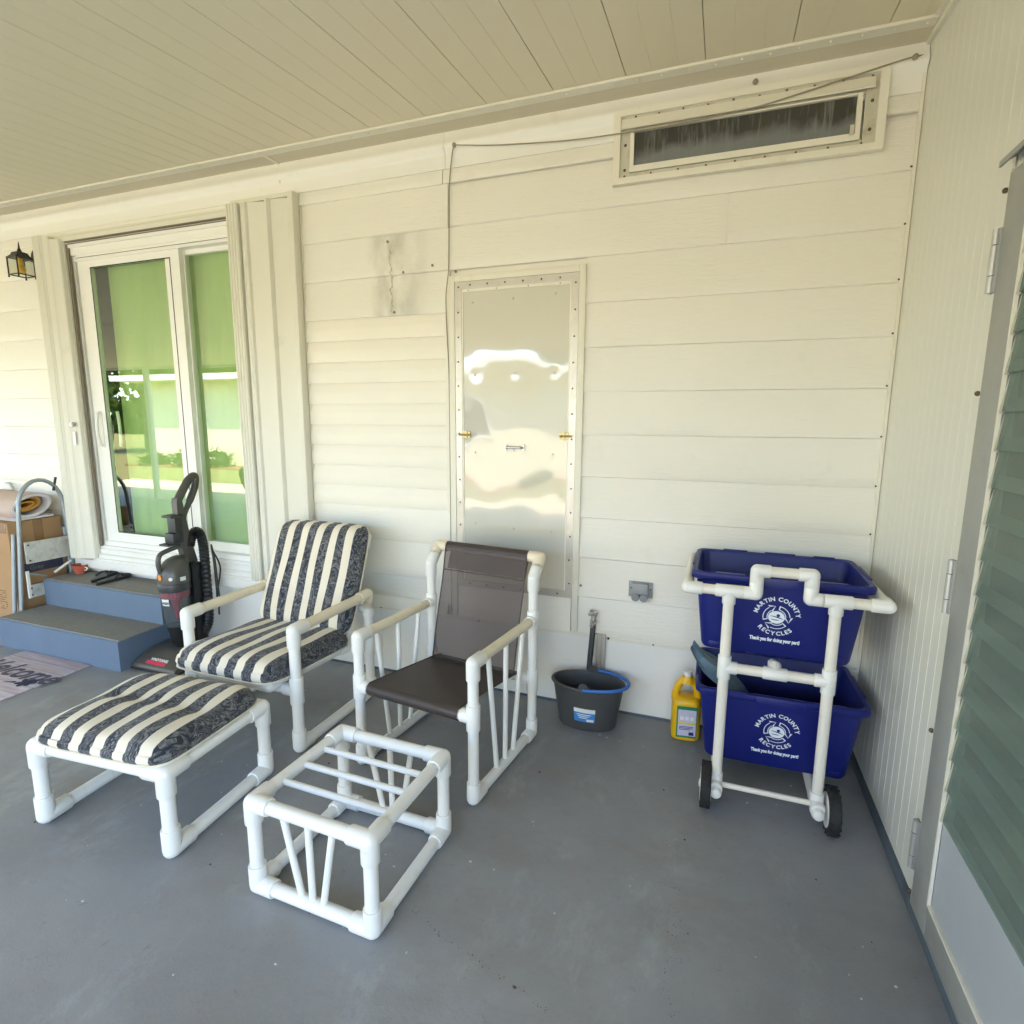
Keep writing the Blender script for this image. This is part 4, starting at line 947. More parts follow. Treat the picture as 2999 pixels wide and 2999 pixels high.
def wrap(c, r_, a0, a1, n=10): return [(c[0] + r_ * math.cos(R(a0 + (a1 - a0) * i / n)), c[1] + r_ * math.sin(R(a0 + (a1 - a0) * i / n))) for i in range(n + 1)]
hw_ = .222
prof = wrap((-hy, ZS), .0262, 300, 75) ; prof = wrap((-hy, ZS), .0262, -60 - 0, -270, 14)
seat_prof = prof + [(-.10, .368), (.08, .344), (.19, .330), (hy - .01, .316)]
mb = MB(); mb.sheet(seat_prof, -hw_, hw_, 'x'); sl_ = part('sling_seat', mb, 'sling_seat', sc, ang=60)
back_prof = [(.186, .333), (.215, .46), (.246, .58), (.280, .70), (TB[0] - .030, TB[1] - .02)] + wrap(TB, .0255, 170, -20, 12)
mb = MB(); mb.sheet(back_prof, -hw_, hw_, 'x'); bk_ = part('sling_back', mb, 'sling_mesh', sc, ang=60)
mb = MB(); mb.sheet([(TB[0] + .016, TB[1] - .020), (TB[0] - .004, TB[1] - .055), (TB[0] - .024, TB[1] - .105)], -hw_ + .006, hw_ - .006, 'x'); part('pocket_layer', mb, 'sling_mesh', bk_, ang=60)
mb = MB(); mb.sheet(wrap(TB, .0262, 185, -30, 14), -hw_ - .001, hw_ + .001, 'x'); part('pocket_hem', mb, 'brown_hem', bk_, ang=60)
mb = MB(); mb.sheet(wrap((-hy, ZS), .0268, 60, 290, 16), -hw_ - .001, hw_ + .001, 'x'); part('front_hem', mb, 'brown_hem', sl_, ang=60)
for s_ in (-1, 1):
    mb = MB(); mb.tube([(s_ * hw_, a, b) for a, b in back_prof[:-8]], .0032, 6); part('edge_seam', mb, 'brown_hem', bk_)
    mb = MB(); mb.tube([(s_ * hw_, a, b) for a, b in seat_prof[13:]], .0032, 6); part('edge_seam', mb, 'brown_hem', sl_)
mb = MB(); mb.tube([(-hw_, .186, .336), (hw_, .186, .336)], .0034, 6); mb.tube([(-hw_, TB[0] - .050, TB[1] - .105), (hw_, TB[0] - .050, TB[1] - .105)], .0022, 6); part('stitch_line', mb, 'piping_cream' if False else 'brown_hem', bk_)

# ------------------------------------------------------------------ bucket
bk = thing('mop_bucket', 'oval dark grey bucket with blue handle against the wall', 'bucket', (-1.168, -.152, 0))
def ell(a, b, z, n=48): return [Vector((a * math.cos(2 * PI * i / n), b * math.sin(2 * PI * i / n), z)) for i in range(n)]
mb = MB(); mb.loft([ell(.128, .074, .004), ell(.136, .080, .0), ell(.142, .085, .012), ell(.172, .104, .205), ell(.181, .112, .210), ell(.184, .115, .216), ell(.182, .113, .222), ell(.172, .104, .222), ell(.168, .100, .21), ell(.136, .081, .012)], True, True)
part('body', mb, 'bucket_grey', bk)
for sy in (-1, 1):
    mb = MB(); mb.tube([(-.0, sy * .106 - .004, .225), (-.0, sy * .106 + .004, .225)], .026, 20); part('handle_ear', mb, 'bucket_grey', bk)
pts = []
for i in range(25):
    a = PI / 2 - PI * i / 24; pts.append((.196 * math.cos(a), (.120 * math.sin(a)), .226 + .004 * math.cos(a)))
mb = MB(); mb.tube(pts, .0085, 8); part('carry_handle', mb, 'bucket_blue', bk)
def curved_label(a0, a1, z0, z1, m, nm, off=.0012, ea=lambda z: .142 + (z - .012) * .1554, eb=lambda z: .085 + (z - .012) * .0985, n=10, parent=bk):
    mb = MB()
    for i in range(n + 1):
        a = R(a0 + (a1 - a0) * i / n)
        for z in (z0, z1): mb.v.append(((ea(z) + off) * math.cos(a), (eb(z) + off) * math.sin(a), z))
    mb.f = [(2 * i, 2 * i + 2, 2 * i + 3, 2 * i + 1) for i in range(n)]; return part(nm, mb, m, parent)
lb = curved_label(-107, -69, .052, .100, 'label_blue', 'label'); 
curved_label(-107, -69, .100, .121, 'label_white', 'label_header', parent=bk)
curved_label(-84, -71, .055, .068, 'label_white', 'barcode', .002)
for k in range(3): curved_label(-102 + k * 2, -76 - k * 4, .088 - k * .009, .092 - k * .009, 'label_white', 'label_line', .0018)

# ------------------------------------------------------------------ yellow jug
jg = thing('bleach_jug', 'yellow plastic jug with green bordered label beside the lower bin', 'jug', (-.708, -.108, 0), R(8))
def rrect(a, b, z, r_=.03, n=6, cx=0, cy=0):
    out = []
    for (sx, sy, a0) in ((1, 1, 0), (-1, 1, 90), (-1, -1, 180), (1, -1, 270)):
        for i in range(n + 1):
            t = R(a0 + 90 * i / n); out.append(Vector((cx + sx * (a - r_) + r_ * math.cos(t), cy + sy * (b - r_) + r_ * math.sin(t), z)))
    return out
mb = MB(); mb.loft([rrect(.056, .042, .002), rrect(.062, .048, .008), rrect(.064, .050, .03), rrect(.064, .050, .178), rrect(.062, .049, .192), rrect(.050, .040, .207), rrect(.040, .033, .211)]); part('body', mb, 'jug_yellow', jg)
for sx in (-1, 1):
    mb = MB(); mb.tube(smooth_path([(sx * .050, 0, .190), (sx * .048, 0, .225), (sx * .034, 0, .265), (sx * .012, 0, .292)]), [.019] * 4 + [.017] * 4 + [.016] * 4 + [.016], 12); part('handle_arm', mb, 'jug_yellow', jg)
mb = MB(); mb.loft([rrect(.030, .026, .272, .02), rrect(.026, .024, .290, .02), rrect(.019, .019, .300, .018), rrect(.019, .019, .308, .018)]); part('neck', mb, 'jug_yellow', jg)
part('cap', MB().tube([(0, 0, .306), (0, 0, .328)], .0185, 20), 'label_white', jg)
lbm = part('label', MB().box(-.045, .046, -.0522, -.0502, .022, .176), 'label_green', jg)
for z0, z1, m in ((.032, .160, 'label_lilac'), (.090, .099, 'label_yellow')): part('label_field', MB().box(-.038, .042, -.0532 - (.0006 if m == 'label_yellow' else 0), -.0523, z0, z1), m, lbm)
for x, z0, z1, x1 in ((-.03, .110, .128, -.012), (-.006, .110, .128, .010), (.016, .110, .128, .032), (-.032, .076, .079, .03), (-.032, .069, .072, .03), (-.032, .062, .065, .018), (.012, .036, .052, .034)):
    part('label_mark', MB().box(x, x1, -.0540, -.0533, z0, z1), 'label_white' if z0 > .1 else 'print_blue', lbm)

# ------------------------------------------------------------------ recycling cart and bins
ct = thing('recycling_cart', 'white pvc pipe cart on black wheels carrying two blue bins', 'cart', (-.398, -.40, 0))
def cp(nm, a, b, r_=.0188, m='pvc_cart'): return part(nm, MB().tube([a, b], r_, 14), m, ct, True)
def cj(P, dirs, L=.052, r_=.0235, m='pvc'):
    P = Vector(P); mb = MB(); mb.sphere(P, r_ * .998, 14, 10)
    for d in dirs: d = Vector(d).normalized(); mb.tube([P + d * .001, P + d * (L - .002), P + d * L], [r_, r_, r_ * .96], 14)
    return part('joint', mb, m, ct, True, ang=40)
yc_ = -.572; ZH = .865; ZM = .572; ZL = .088; XL, XR = -.5705, -.2255
for x, nm in ((XL, 'upright'), (XR, 'upright')):
    cp(nm, (x, yc_, ZL), (x, yc_, ZH)); cj((x, yc_, ZH), (X, -X, -Z), .048); cj((x, yc_, ZM), (Z, -Z, X if x < -.4 else -X), .045); cj((x, yc_, ZL + .012), (Z, Y, -Y), .045)
    cp('base_rail', (x, yc_ - .035, ZL), (x, -.06, ZL)); mb = MB(); mb.tube([(x, yc_ - .02, ZL), (x, yc_ - .050, ZL), (x, yc_ - .062, ZL), (x, yc_ - .067, ZL)], [.0225, .0225, .018, .008], 14); part('end_cap', mb, 'pvc', ct, True)
    mb = MB(); mb.tube([(x, yc_ - .022, ZL), (x, yc_ - .027, ZL)], .0245, 14); part('clamp_band', mb, 'pvc_aged', ct, True)
    cp('rear_foot', (x, -.06, ZL), (x, -.06, .001)); cj((x, -.06, ZL), (-Y, -Z), .045)
cp('axle_tube', (XL, yc_ - .008, ZL + .012), (XR, yc_ - .008, ZL + .012), .0105)
cp('mid_bar', (XL, yc_, ZM), (XR, yc_, ZM)); cj((-.398, yc_, ZM), (X, -X, (0, .75, .5)), .040)
cp('bin_support', (-.398, yc_, ZM), (-.398, yc_ + .10, ZM), .017)
xs_ = [-.716, -.482, -.306, -.072]
cp('handle_bar', (xs_[0], yc_, ZH), (xs_[1], yc_, ZH)); cp('handle_bar', (xs_[2], yc_, ZH), (xs_[3], yc_, ZH)); cp('handle_riser', (xs_[1], yc_, ZH), (xs_[1], yc_, .950)); cp('handle_riser', (xs_[2], yc_, ZH), (xs_[2], yc_, .950)); cp('grip', (xs_[1], yc_, .950), (xs_[2], yc_, .950))
cj((xs_[1], yc_, ZH), (-X, Z), .043); cj((xs_[2], yc_, ZH), (X, Z), .043); cj((xs_[1], yc_, .950), (X, -Z), .043); cj((xs_[2], yc_, .950), (-X, -Z), .043)
cj((xs_[0], yc_, ZH), (X, Y), .052); cj((xs_[3], yc_, ZH), (-X, Y), .052)
for x in (xs_[0], xs_[3]): cp('side_arm', (x, yc_, ZH), (x, -.055, ZH))
for x, s_ in ((-.607, -1), (-.174, 1)):
    wh = part('wheel', MB().tube([(x - .0205, yc_ - .004, .085), (x + .0205, yc_ - .004, .085)], .0605, 28), 'white_paint', ct, True)
    mb = MB(); n = 36; rings = []
    for (dx, rr) in ((-.019, .060), (-.019, .074), (-.013, .084), (0, .085), (.013, .084), (.019, .074), (.019, .060)):
        rings.append([Vector((x + dx, yc_ - .004 + rr * math.cos(2 * PI * i / n), .085 + rr * math.sin(2 * PI * i / n))) for i in range(n)])
    mb.loft(rings, False, False)
    for i in range(n): 
        a = 2 * PI * i / n; o = Vector((x + (.010 if i % 2 else -.010), yc_ - .004, .085)); mm = Matrix.Translation(o) @ Matrix.Rotation(a, 4, 'X'); mb.box(-.008, .008, -.004, .004, .0825, .0865, mm) if False else mb.box(-.008, .008, .0815, .0858, -.0045, .0045, mm)
    part('tyre', mb, 'rubber', wh, True)
    mb = MB(); mb.tube([(x - .026, yc_ - .004, .085), (x + .026, yc_ - .004, .085)], .014, 14); part('hub', mb, 'pvc_aged', wh, True)

def recycling_bin(loc, rz, label, zoff):
    t = thing('recycling_bin', label, 'bin', loc, rz); H = .318
    def rr(a, b, z): return rrect(a, b, z, .035, 5)
    prof = [(.250, .160, .004), (.257, .167, .0), (.262, .171, .012), (.292, .199, .286), (.305, .212, .287), (.310, .217, .291), (.312, .219, .303), (.311, .218, .313), (.304, .211, .318), (.292, .199, .315), (.288, .195, .306), (.259, .167, .012)]
    mb = MB(); mb.loft([rr(a, b, z) for a, b, z in prof], True, True); body = part('tub', mb, 'bin_blue', t)
    # grip tabs and lid notches along the rim
    mb = MB(); mb.box(-.085, .085, -.222, -.205, .277, .3155, bev=.004); part('front_grip', mb, 'bin_blue', t)
    for sx, sy, a0, a1 in ((0, -1, -.22, -.12), (0, -1, .12, .22), (0, 1, -.2, -.1), (0, 1, -.03, .09), (0, 1, .16, .24)):
        mb = MB(); mb.box(a0, a1, sy * .214 - .006, sy * .214 + .006, .315, .3215, bev=.002); part('rim_lug', mb, 'bin_blue', t)
    for sx in (-1, 1):
        mb = MB(); mb.box(sx * .307 - .006, sx * .307 + .006, -.10, .10, .270, .321, bev=.003); part('side_grip', mb, 'bin_blue', t)
    for sx in (-1, 1):
        mb = MB(); mb.box(sx * .21 - .022, sx * .21 + .022, -.1755, -.170, .012, .030, bev=.002); part('foot_rib', mb, 'bin_blue', t)
    # printed front: plane tilted with the tapering wall
    tilt = math.atan2(.028, .274); base = Vector((0, -.171 - .0012, .012)); up = Vector((0, -math.sin(tilt), math.cos(tilt))); nrm = Vector((0, -math.cos(tilt), -math.sin(tilt)))
    def place(mb, cx, cz, off=.0006):
        mb.v = [tuple(base + X * (cx + a) + up * (cz + b) + nrm * off) for a, b, c_ in mb.v]; return mb
    cz = .150; cx = 0
    mb = MB(); arc_text(mb, 'MARTIN COUNTY', .0660, .0225, R(88), .0026, True, .0007); part('lettering', place(mb, cx, cz), 'print_white', t, smooth=False)
    mb = MB(); arc_text(mb, 'RECYCLES', .0800, .0225, R(-92), .0028, False, .0007); part('lettering', place(mb, cx, cz + .006), 'print_white', t, smooth=False)
    v, f = text('Thank you for doing your part!', .0185, .0010); mb = MB(); mb.add([(q.x * .74, q.y * 1.1, 0) for q in v], f); part('lettering', place(mb, cx, cz - .100), 'print_white', t, smooth=False)
    # emblem: three chasing arrow bands round a small seascape disc
    em = MB(); inn = MB()
    def band(a0, a1, ro, ri, mb, head):
        n = 10; outp = [(ro * math.cos(R(a0 + (a1 - a0) * i / n)), ro * math.sin(R(a0 + (a1 - a0) * i / n))) for i in range(n + 1)]; inp = [(ri * math.cos(R(a0 + (a1 - a0) * i / n)), ri * math.sin(R(a0 + (a1 - a0) * i / n))) for i in range(n + 1)]
        o = len(mb.v); mb.v += [(x, y, 0) for x, y in outp] + [(x, y, 0) for x, y in inp]; mb.f += [(o + i, o + i + 1, o + n + 2 + i, o + n + 1 + i) for i in range(n)]
        d = 1 if a1 > a0 else -1; e = R(a1); rm = (ro + ri) / 2; tx, ty = -math.sin(e) * d, math.cos(e) * d; hw2 = (ro - ri) / 2 + head
        o = len(mb.v); mb.v += [((rm + hw2) * math.cos(e), (rm + hw2) * math.sin(e), 0), ((rm - hw2 * .8) * math.cos(e), (rm - hw2 * .8) * math.sin(e), 0), (rm * math.cos(e) + tx * .022 + .002 * math.cos(e), rm * math.sin(e) + ty * .022, 0)]; mb.f.append((o, o + 1, o + 2))
    for a in (200, 80, -40):
        band(a, a - 76, .0475, .0305, em, .0085); band(a - 6, a - 74, .0445, .0335, inn, .0045)
    disc = MB(); disc.add([(.0285 * math.cos(2 * PI * i / 28), .0255 * math.sin(2 * PI * i / 28), 0) for i in range(28)], [tuple(range(28))])
    part('emblem', place(em, cx, cz), 'print_white', t, smooth=False); part('emblem_fill', place(inn, cx, cz, .0010), 'print_blue', t, smooth=False); part('emblem_disc', place(disc, cx, cz, .0008), 'print_white', t, smooth=False)
    sun_ = MB(); sun_.add([(.006 + .0062 * math.cos(2 * PI * i / 16), .008 + .0062 * math.sin(2 * PI * i / 16), 0) for i in range(16)], [tuple(range(16))]); sun_.add([(-.024, .006, 0), (-.004, .004, 0), (.014, .000, 0), (.026, -.007, 0), (.010, -.003, 0), (-.008, .001, 0)], [tuple(range(6))]); sun_.add([(-.020, -.008, 0), (-.006, -.009, 0), (.014, -.010, 0), (.002, -.0125, 0), (-.012, -.0115, 0)], [tuple(range(5))])
    part('emblem_wave', place(sun_, cx, cz, .0012), 'print_blue', t, smooth=False)
    return t
recycling_bin((-.394, -.279, .590), R(-1), 'upper blue recycling bin held in the pipe cart', 0)
recycling_bin((-.360, -.236, .1075), R(1), 'lower blue recycling bin standing on the base of the cart', 0)
# folded blue plastic bag hanging out of the lower bin
mb = MB(); P1 = smooth_path([(-.692, -.235, .520), (-.665, -.24, .492), (-.615, -.25, .452), (-.545, -.26, .405), (-.48, -.27, .340), (-.43, -.27, .25)], 5)
rows_ = []
for i, q in enumerate(P1):
    wdt = .035 + .05 * min(1, i / 10); rows_.append([q + Vector((.25 * wdt * k, wdt * k, -.022 * k * k + .009 * math.sin(5 * k + i * .25) + .004 * math.sin(9 * k - i * .15))) for k in (-1, -.66, -.33, 0, .33, .66, 1)])
n = 7
for q in rows_: mb.v += [tuple(p) for p in q]
mb.f = [(i * n + j, i * n + j + 1, (i + 1) * n + j + 1, (i + 1) * n + j) for i in range(len(rows_) - 1) for j in range(n - 1)]
single('plastic_bag', mb, 'bag_blue', 'crumpled pale blue plastic bag sticking out of the lower recycling bin', 'bag')

# ------------------------------------------------------------------ vacuum cleaner
vc = thing('vacuum_cleaner', 'dark upright bagless vacuum cleaner standing between steps and striped armchair', 'vacuum', (-3.665, -.36, 0))
v_ = lambda n, mb, m, p=None, **k: part(n, mb, m, p or vc, True, **k)
xc = -3.668
mb = MB(); prof = [(-.520, .012), (-.520, .030), (-.508, .046), (-.46, .070), (-.40, .092), (-.30, .100), (-.24, .085), (-.23, .012)]
rings = []
for x, s_ in ((-.172, .80), (-.165, .93), (-.150, 1), (-.05, 1), (.05, 1), (.150, 1), (.165, .93), (.172, .80)):
    rings.append([Vector((xc + x, -.375 + (y + .375) * (.94 + .06 * s_), .012 + (z - .012) * s_)) for y, z in prof])
mb.loft(rings); hd = v_('floor_head', mb, 'gunmetal', ang=50)
v_('bumper', MB().box(xc - .174, xc + .174, -.524, -.235, .004, .018, bev=.004), 'rubber', hd)
v_('brand_strip', MB().add([(xc - .075, -.506, .0478), (xc + .075, -.506, .0478), (xc + .075, -.486, .0588), (xc - .075, -.486, .0588)], [(0, 1, 2, 3)]), 'label_red', hd, smooth=False)
tv, tf = text('WINDTUNNEL', .024, .001); mb = MB(); mb.add([(xc + .01 + q.x * .85, -.484 + q.y * .87, .0600 + q.y * .48 + .0012) for q in tv], tf); v_('lettering', mb, 'label_white', hd, smooth=False)
mb = MB(); 
for x in (-.13, .13): mb.tube([(xc + x - .02, -.27, .035), (xc + x + .02, -.27, .035)], .035, 16)
v_('rear_wheel', mb, 'rubber')
yb2 = -.330
def circ(r_, z, y=yb2, n=28): return [Vector((xc + r_ * .72 * math.cos(2 * PI * i / n), y + r_ * .72 * math.sin(2 * PI * i / n), z)) for i in range(n)]
mb = MB(); mb.loft([circ(.060, .085, -.30), circ(.072, .13, -.32), circ(.075, .20), circ(.085, .215), circ(.086, .235)]); v_('neck_base', mb, 'black_plastic')
mb = MB(); mb.loft([circ(.082, .236), circ(.086, .25), circ(.116, .455), circ(.116, .458)], True, False); v_('dust_canister', mb, 'canister')
mb = MB(); mb.loft([circ(.012, .27), circ(.020, .33), circ(.052, .42), circ(.060, .44), circ(.060, .455)]); v_('cyclone_cone', mb, 'label_red')
mb = MB(); n = 48; rr_ = [Vector((xc + (.075 + .003 * (i % 2)) * math.cos(2 * PI * i / n), yb2 + (.075 + .003 * (i % 2)) * math.sin(2 * PI * i / n), .415)) for i in range(n)]; mb.loft([rr_, [q + Vector((0, 0, .04)) for q in rr_]]); v_('filter_ring', mb, 'label_red')
mb = MB(); mb.loft([circ(.1185, .456), circ(.121, .462), circ(.122, .50), circ(.119, .505)]); v_('collar', mb, 'charcoal')
mb = MB(); prof2 = [(.122, .506, 0), (.122, .535, 0), (.117, .575, .004), (.103, .612, .014), (.078, .640, .026), (.04, .656, .036)]
mb.loft([circ(a, z, yb2 + d) for a, z, d in prof2]); ld = v_('lid', mb, 'gunmetal', ang=50)
mb = MB(); mb.tube(smooth_path([(xc - .01, yb2 - .074, .57), (xc - .01, yb2 - .084, .635), (xc - .008, yb2 - .068, .684), (xc, yb2 - .01, .703), (xc, yb2 + .06, .712)]), [.014] * 16 + [.013], 12); v_('carry_handle', mb, 'gunmetal', ld)
for a, m, r2, z in ((-92, 'label_orange', .015, .548), (-50, 'label_white', .0105, .541)):
    mb = MB(); c0 = Vector((math.cos(R(a)), math.sin(R(a)), 0)); p0 = Vector((xc, yb2, z)) + c0 * .0877; mb.tube([p0, p0 + c0 * .0022], r2, 18); v_('sticker', mb, m, ld)
def cyl_label(a0, a1, z0, z1, m, r0, r1, nm):
    mb = MB(); n = 8
    for i in range(n + 1):
        a = R(a0 + (a1 - a0) * i / n)
        for z, rr2 in ((z0, r0), (z1, r1)): mb.v.append((xc + rr2 * math.cos(a), yb2 + rr2 * math.sin(a), z))
    mb.f = [(2 * i, 2 * i + 2, 2 * i + 3, 2 * i + 1) for i in range(n)]; return v_(nm, mb, m)
cyl_label(-103, -66, .375, .416, 'label_white', 0.0767, .0810, 'sticker'); cyl_label(-18, 4, .523, .547, 'label_white', .0890, .0888, 'sticker')
mb = MB(); lv, lf = text('HIGH', .020, .0010); mb.add([(xc + .0816 * math.cos(R(-84) + q.x / .085), yb2 + .0816 * math.sin(R(-84) + q.x / .085), .385 + q.y) for q in lv], lf); v_('lettering', mb, 'label_dark', smooth=False)
mb = MB(); mb.box(xc - .058, xc + .058, -.252, -.165, .10, .60, bev=.022); v_('motor_spine', mb, 'black_plastic')
# handle spine: profile in y-z, with open loop grip
mb = MB(); mb.prism([(-.255, .60), (-.285, .76), (-.285, .98), (-.278, 1.005), (-.250, 1.005), (-.235, .90), (-.205, .72), (-.175, .60)], xc - .022, xc + .022, 'x'); v_('handle_spine', mb, 'gunmetal', ang=30)
gp = smooth_path([(xc, -.262, .985), (xc, -.215, 1.055), (xc, -.165, 1.115), (xc, -.135, 1.128), (xc, -.125, 1.108), (xc, -.140, 1.05), (xc, -.180, .975), (xc, -.225, .90), (xc, -.238, .86)], 5)
mb = MB(); mb.tube(gp, [.024] * 10 + [.021] * (len(gp) - 20) + [.017] * 10, 12); v_('grip', mb, 'gunmetal')
mb = MB(); mb.box(xc - .034, xc + .034, -.318, -.268, .80, .895, bev=.01); mb.box(xc - .04, xc + .04, -.345, -.268, .893, .908, bev=.004); mb.box(xc - .045, xc + .03, -.335, -.262, .735, .80, bev=.012); mb.box(xc - .055, xc + .02, -.365, -.30, .725, .738, bev=.004); v_('tool_holder', mb, 'charcoal')
hp = smooth_path([(xc + .01, -.215, .70), (xc + .02, -.195, .775), (xc + .042, -.175, .785), (xc + .060, -.165, .73), (xc + .068, -.165, .60), (xc + .070, -.168, .40), (xc + .070, -.175, .22), (xc + .04, -.19, .14)], 14)
rad = [.026 + (.004 if i % 2 else 0) for i in range(len(hp))]
mb = MB(); mb.tube(hp, rad, 12); v_('hose', mb, 'black_plastic', ang=20)
mb = MB(); mb.tube(smooth_path([(xc + .09, -.13, .70), (xc + .100, -.12, .60), (xc + .108, -.12, .45), (xc + .12, -.125, .33), (xc + .102, -.12, .28), (xc + .100, -.12, .24)]), .005, 6); mb.tube(smooth_path([(xc + .09, -.13, .69), (xc + .090, -.12, .58), (xc + .094, -.12, .42), (xc + .100, -.125, .36), (xc + .114, -.12, .44), (xc + .14, -.12, .56), (xc + .10, -.13, .66)]), .005, 6); v_('power_cord', mb, 'black_plastic')

# ------------------------------------------------------------------ floor litter
for nm, m, cnt, seed in (('floor_specks', 'debris', 90, 3), ('floor_crumbs', 'debris_dark', 34, 5)):
    random.seed(seed); mb = MB()
    for i in range(cnt):
        x, y = random.uniform(-3.2, -.1), random.uniform(-2.1, -.1); r_ = random.uniform(.0012, .0042); mb.sphere((x, y, r_ * .4), r_, 6, 4, (random.uniform(.7, 1.8), random.uniform(.7, 1.4), .55))
    o = part(nm, mb, m, kind='stuff'); tag(o, 'scattered pale specks on the grey floor' if m == 'debris' else 'scattered dark crumbs on the grey floor', 'litter')

# hairline cracks in the slab paint
CR2 = [(-.67, -1.013), (-.676, -1.172), (-.676, -1.288), (-.681, -1.375), (-.657, -1.454)]; CR3 = [(-1.061, -1.028), (-.954, -1.056), (-.817, -1.08), (-.749, -1.124)]
for path in ([(-1.428, -1.393), (-1.291, -1.451), (-1.161, -1.481), (-1.049, -1.511), (-.961, -1.541)], CR2):
    rs = random.Random(len(path) * 7); mb = MB(); P_ = smooth_path([(a, b, 0) for a, b in path], 14)
    for q in P_:
        for k in range(2):
            if rs.random() < (.6 if path is not CR2 else .4):
                r_ = rs.uniform(.0005, .0013); sp_ = .004 if path is not CR2 else .010; mb.sphere((q.x + rs.gauss(0, sp_), q.y + rs.gauss(0, sp_), .0006), r_, 6, 3, (rs.uniform(.8, 2.4), rs.uniform(.8, 2), .25))
    tag(part('paint_crack', mb, 'debris_dark', kind='stuff'), 'dotted dark hairline crack in the grey floor paint', 'crack')

# ------------------------------------------------------------------ across the lawn (mirrored in the glass)
nh = thing('neighbour_house', 'cream neighbouring house across the lawn, mirrored in the sliding glass', 'house', (-9, -13, -.1))
part('wall', MB().box(-19.5, 3, -19, -11.6, -.1, 2.75), 'stucco', nh, True)
part('roof', MB().add([(x, y, z) for x in (-20.2, 3.6) for y, z in ((-10.85, 2.72), (-10.85, 2.90), (-15.3, 3.12), (-19.8, 2.90), (-19.8, 2.72))], [(0, 1, 2, 3, 4), (9, 8, 7, 6, 5), (0, 5, 6, 1), (1, 6, 7, 2), (2, 7, 8, 3), (3, 8, 9, 4), (4, 9, 5, 0)]), 'roof_white', nh, True, smooth=False)
for x in (-14.4, -7.2, -2.5):
    wf = part('window', MB().ring(x - .75, x + .75, .75, 2.15, .1, -11.64, -11.55), 'white_paint', nh, True); part('glazing', MB().box(x - .65, x + .65, -11.61, -11.59, .85, 2.05), 'car_glass', wf, True)
struct('mulch_bed', MB().box(-19.5, 3, -11.59, -10.6, -.12, -.06), 'mulch')
def shrub(loc, h, r_, n, m, label, grp, nm='shrub'):
    t = thing(nm, label, 'shrub', loc, 0, grp); mb = MB(); rs = random.Random(int(abs(loc[0] * 100)))
    for i in range(n):
        a, b, c_ = rs.uniform(0, 2 * PI), rs.uniform(0, 1) ** .5, rs.uniform(0, 1); p = Vector((math.cos(a) * r_ * b, math.sin(a) * r_ * b, h * (.1 + .9 * c_ * (1.05 - b * .5)))); d = Vector((rs.uniform(-1, 1), rs.uniform(-1, 1), rs.uniform(-.3, 1))).normalized(); e = d.orthogonal().normalized() * .05; mb.add([p - e, p + e, p + d * .22], [(0, 1, 2)])
    part('foliage', mb, m, t, smooth=False); mb = MB()
    for i in range(4): a = i * 1.6; mb.tube([(0, 0, 0), (math.cos(a) * r_ * .5, math.sin(a) * r_ * .5, h * .6)], [.02, .008], 6)
    part('stem', mb, 'bark', t)
for i, x in enumerate((-18.6, -17.2, -15.9, -12.6, -10.5, -8.6, -5.0, -1.0)):
    shrub((x, -11.0, -.1), .45 + .25 * ((i * 7) % 3) / 2, .42, 260, 'leaf_light' if i % 2 else 'leaf', 'leafy shrub by the neighbouring house, %s from its far left corner' % ['first', 'second', 'third', 'fourth', 'fifth', 'sixth', 'seventh', 'eighth'][i], 'shrubs along the neighbouring house')
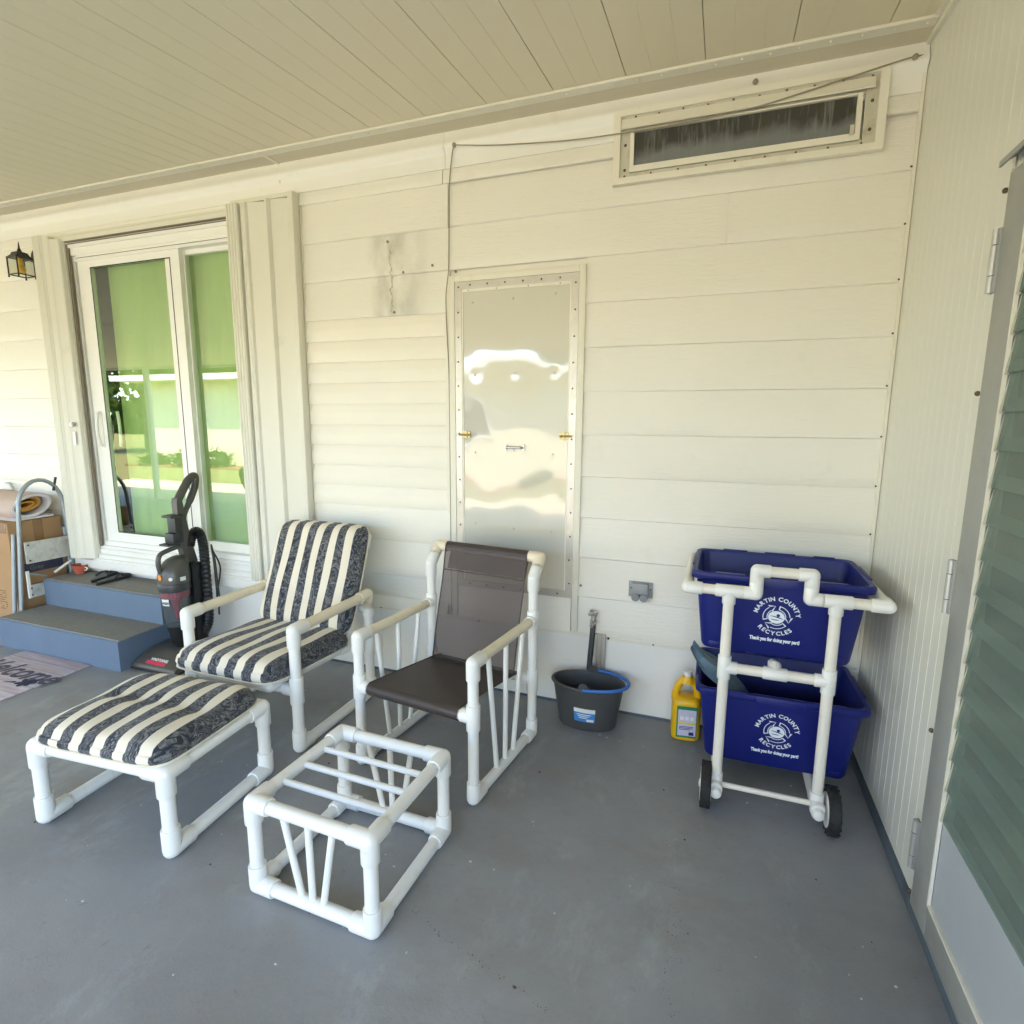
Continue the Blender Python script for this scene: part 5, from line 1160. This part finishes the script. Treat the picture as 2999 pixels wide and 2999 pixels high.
def tree(loc, h, label):
    t = thing('shade_tree', label, 'tree', loc); rs = random.Random(int(abs(loc[0] * 10))); mb = MB(); mb.tube([(0, 0, 0), (.1, .05, h * .3), (0, .2, h * .62)], [.24, .18, .08], 10); tips = []
    for i in range(9):
        a = i * 2.4; q = Vector((math.cos(a) * h * .26, math.sin(a) * h * .26, h * (.55 + .05 * i))); mb.tube([(0.05, .1, h * (.3 + .03 * i)), q * .6 + Vector((0, 0, h * .22)), q], [.09, .05, .02], 6); tips.append(q)
    part('trunk', mb, 'bark', t); mb = MB()
    for i in range(6500):
        c_ = rs.choice(tips); p = c_ + Vector((rs.gauss(0, 1), rs.gauss(0, 1), rs.gauss(0, .8))) * h * .125; d = Vector((rs.uniform(-1, 1), rs.uniform(-1, 1), rs.uniform(-1, .6))).normalized(); e = d.orthogonal().normalized() * .16; mb.add([p - e, p + d * .3 + e * .3, p + d * .6, p + d * .3 - e * 1.3], [(0, 1, 2, 3)])
    part('crown', mb, 'leaf_light', t, smooth=False)
tree((-26, -16.5, -.1), 7.5, 'leafy shade tree beyond the parked car, mirrored in the glass'); tree((-33, -26, -.1), 9, 'taller shade tree far left behind the parked car')
pc = thing('parked_car', 'white car parked beyond the lawn, mirrored in the sliding glass', 'car', (-24.5, -17.5, -.1), R(20))
mb = MB(); pf = [(-2.2, .35), (-2.25, .75), (-2.1, .92), (-1.2, .98), (-.6, 1.42), (.9, 1.46), (1.5, 1.02), (2.15, .92), (2.25, .6), (2.2, .35)]
mb.loft([[Vector((x, y * (1 if z < 1 else .84), z)) for x, z in pf] for y in (-.86, .86)]); part('body', mb, 'car_white', pc, smooth=False)
for y in (-1, 1):
    mb = MB(); mb.add([(-1.0, y * .865 - y * .06, 1.02), (-.52, y * .742, 1.36), (.80, y * .742, 1.39), (1.25, y * .805, 1.04)], [(0, 1, 2, 3)]); part('side_window', mb, 'car_glass', pc, smooth=False)
    for x in (-1.4, 1.4): part('wheel', MB().tube([(x, y * .72, .33), (x, y * .88, .33)], .33, 20), 'rubber', pc)

wd = MB(); rs = random.Random(11)
for i in range(7000):
    x = rs.uniform(-75, 10); y = -42 + rs.gauss(0, 2.2); hmax = 4.2 + 1.6 * math.sin(x * .35) + 1.1 * math.sin(x * .93 + 1); p = Vector((x, y, max(0, rs.uniform(-.1, 1)) ** .8 * hmax - .05)); d = Vector((rs.uniform(-1, 1), rs.uniform(-1, 1), rs.uniform(-1, 1))).normalized(); e = d.orthogonal().normalized() * .45
    wd.add([p - e, p + d * .5 + e * .4, p + d * 1.1, p + d * .5 - e * 1.4], [(0, 1, 2, 3)])
tag(part('far_woods', wd, 'leaf', smooth=False), 'far line of green trees beyond the neighbouring house', 'trees', kind='stuff')
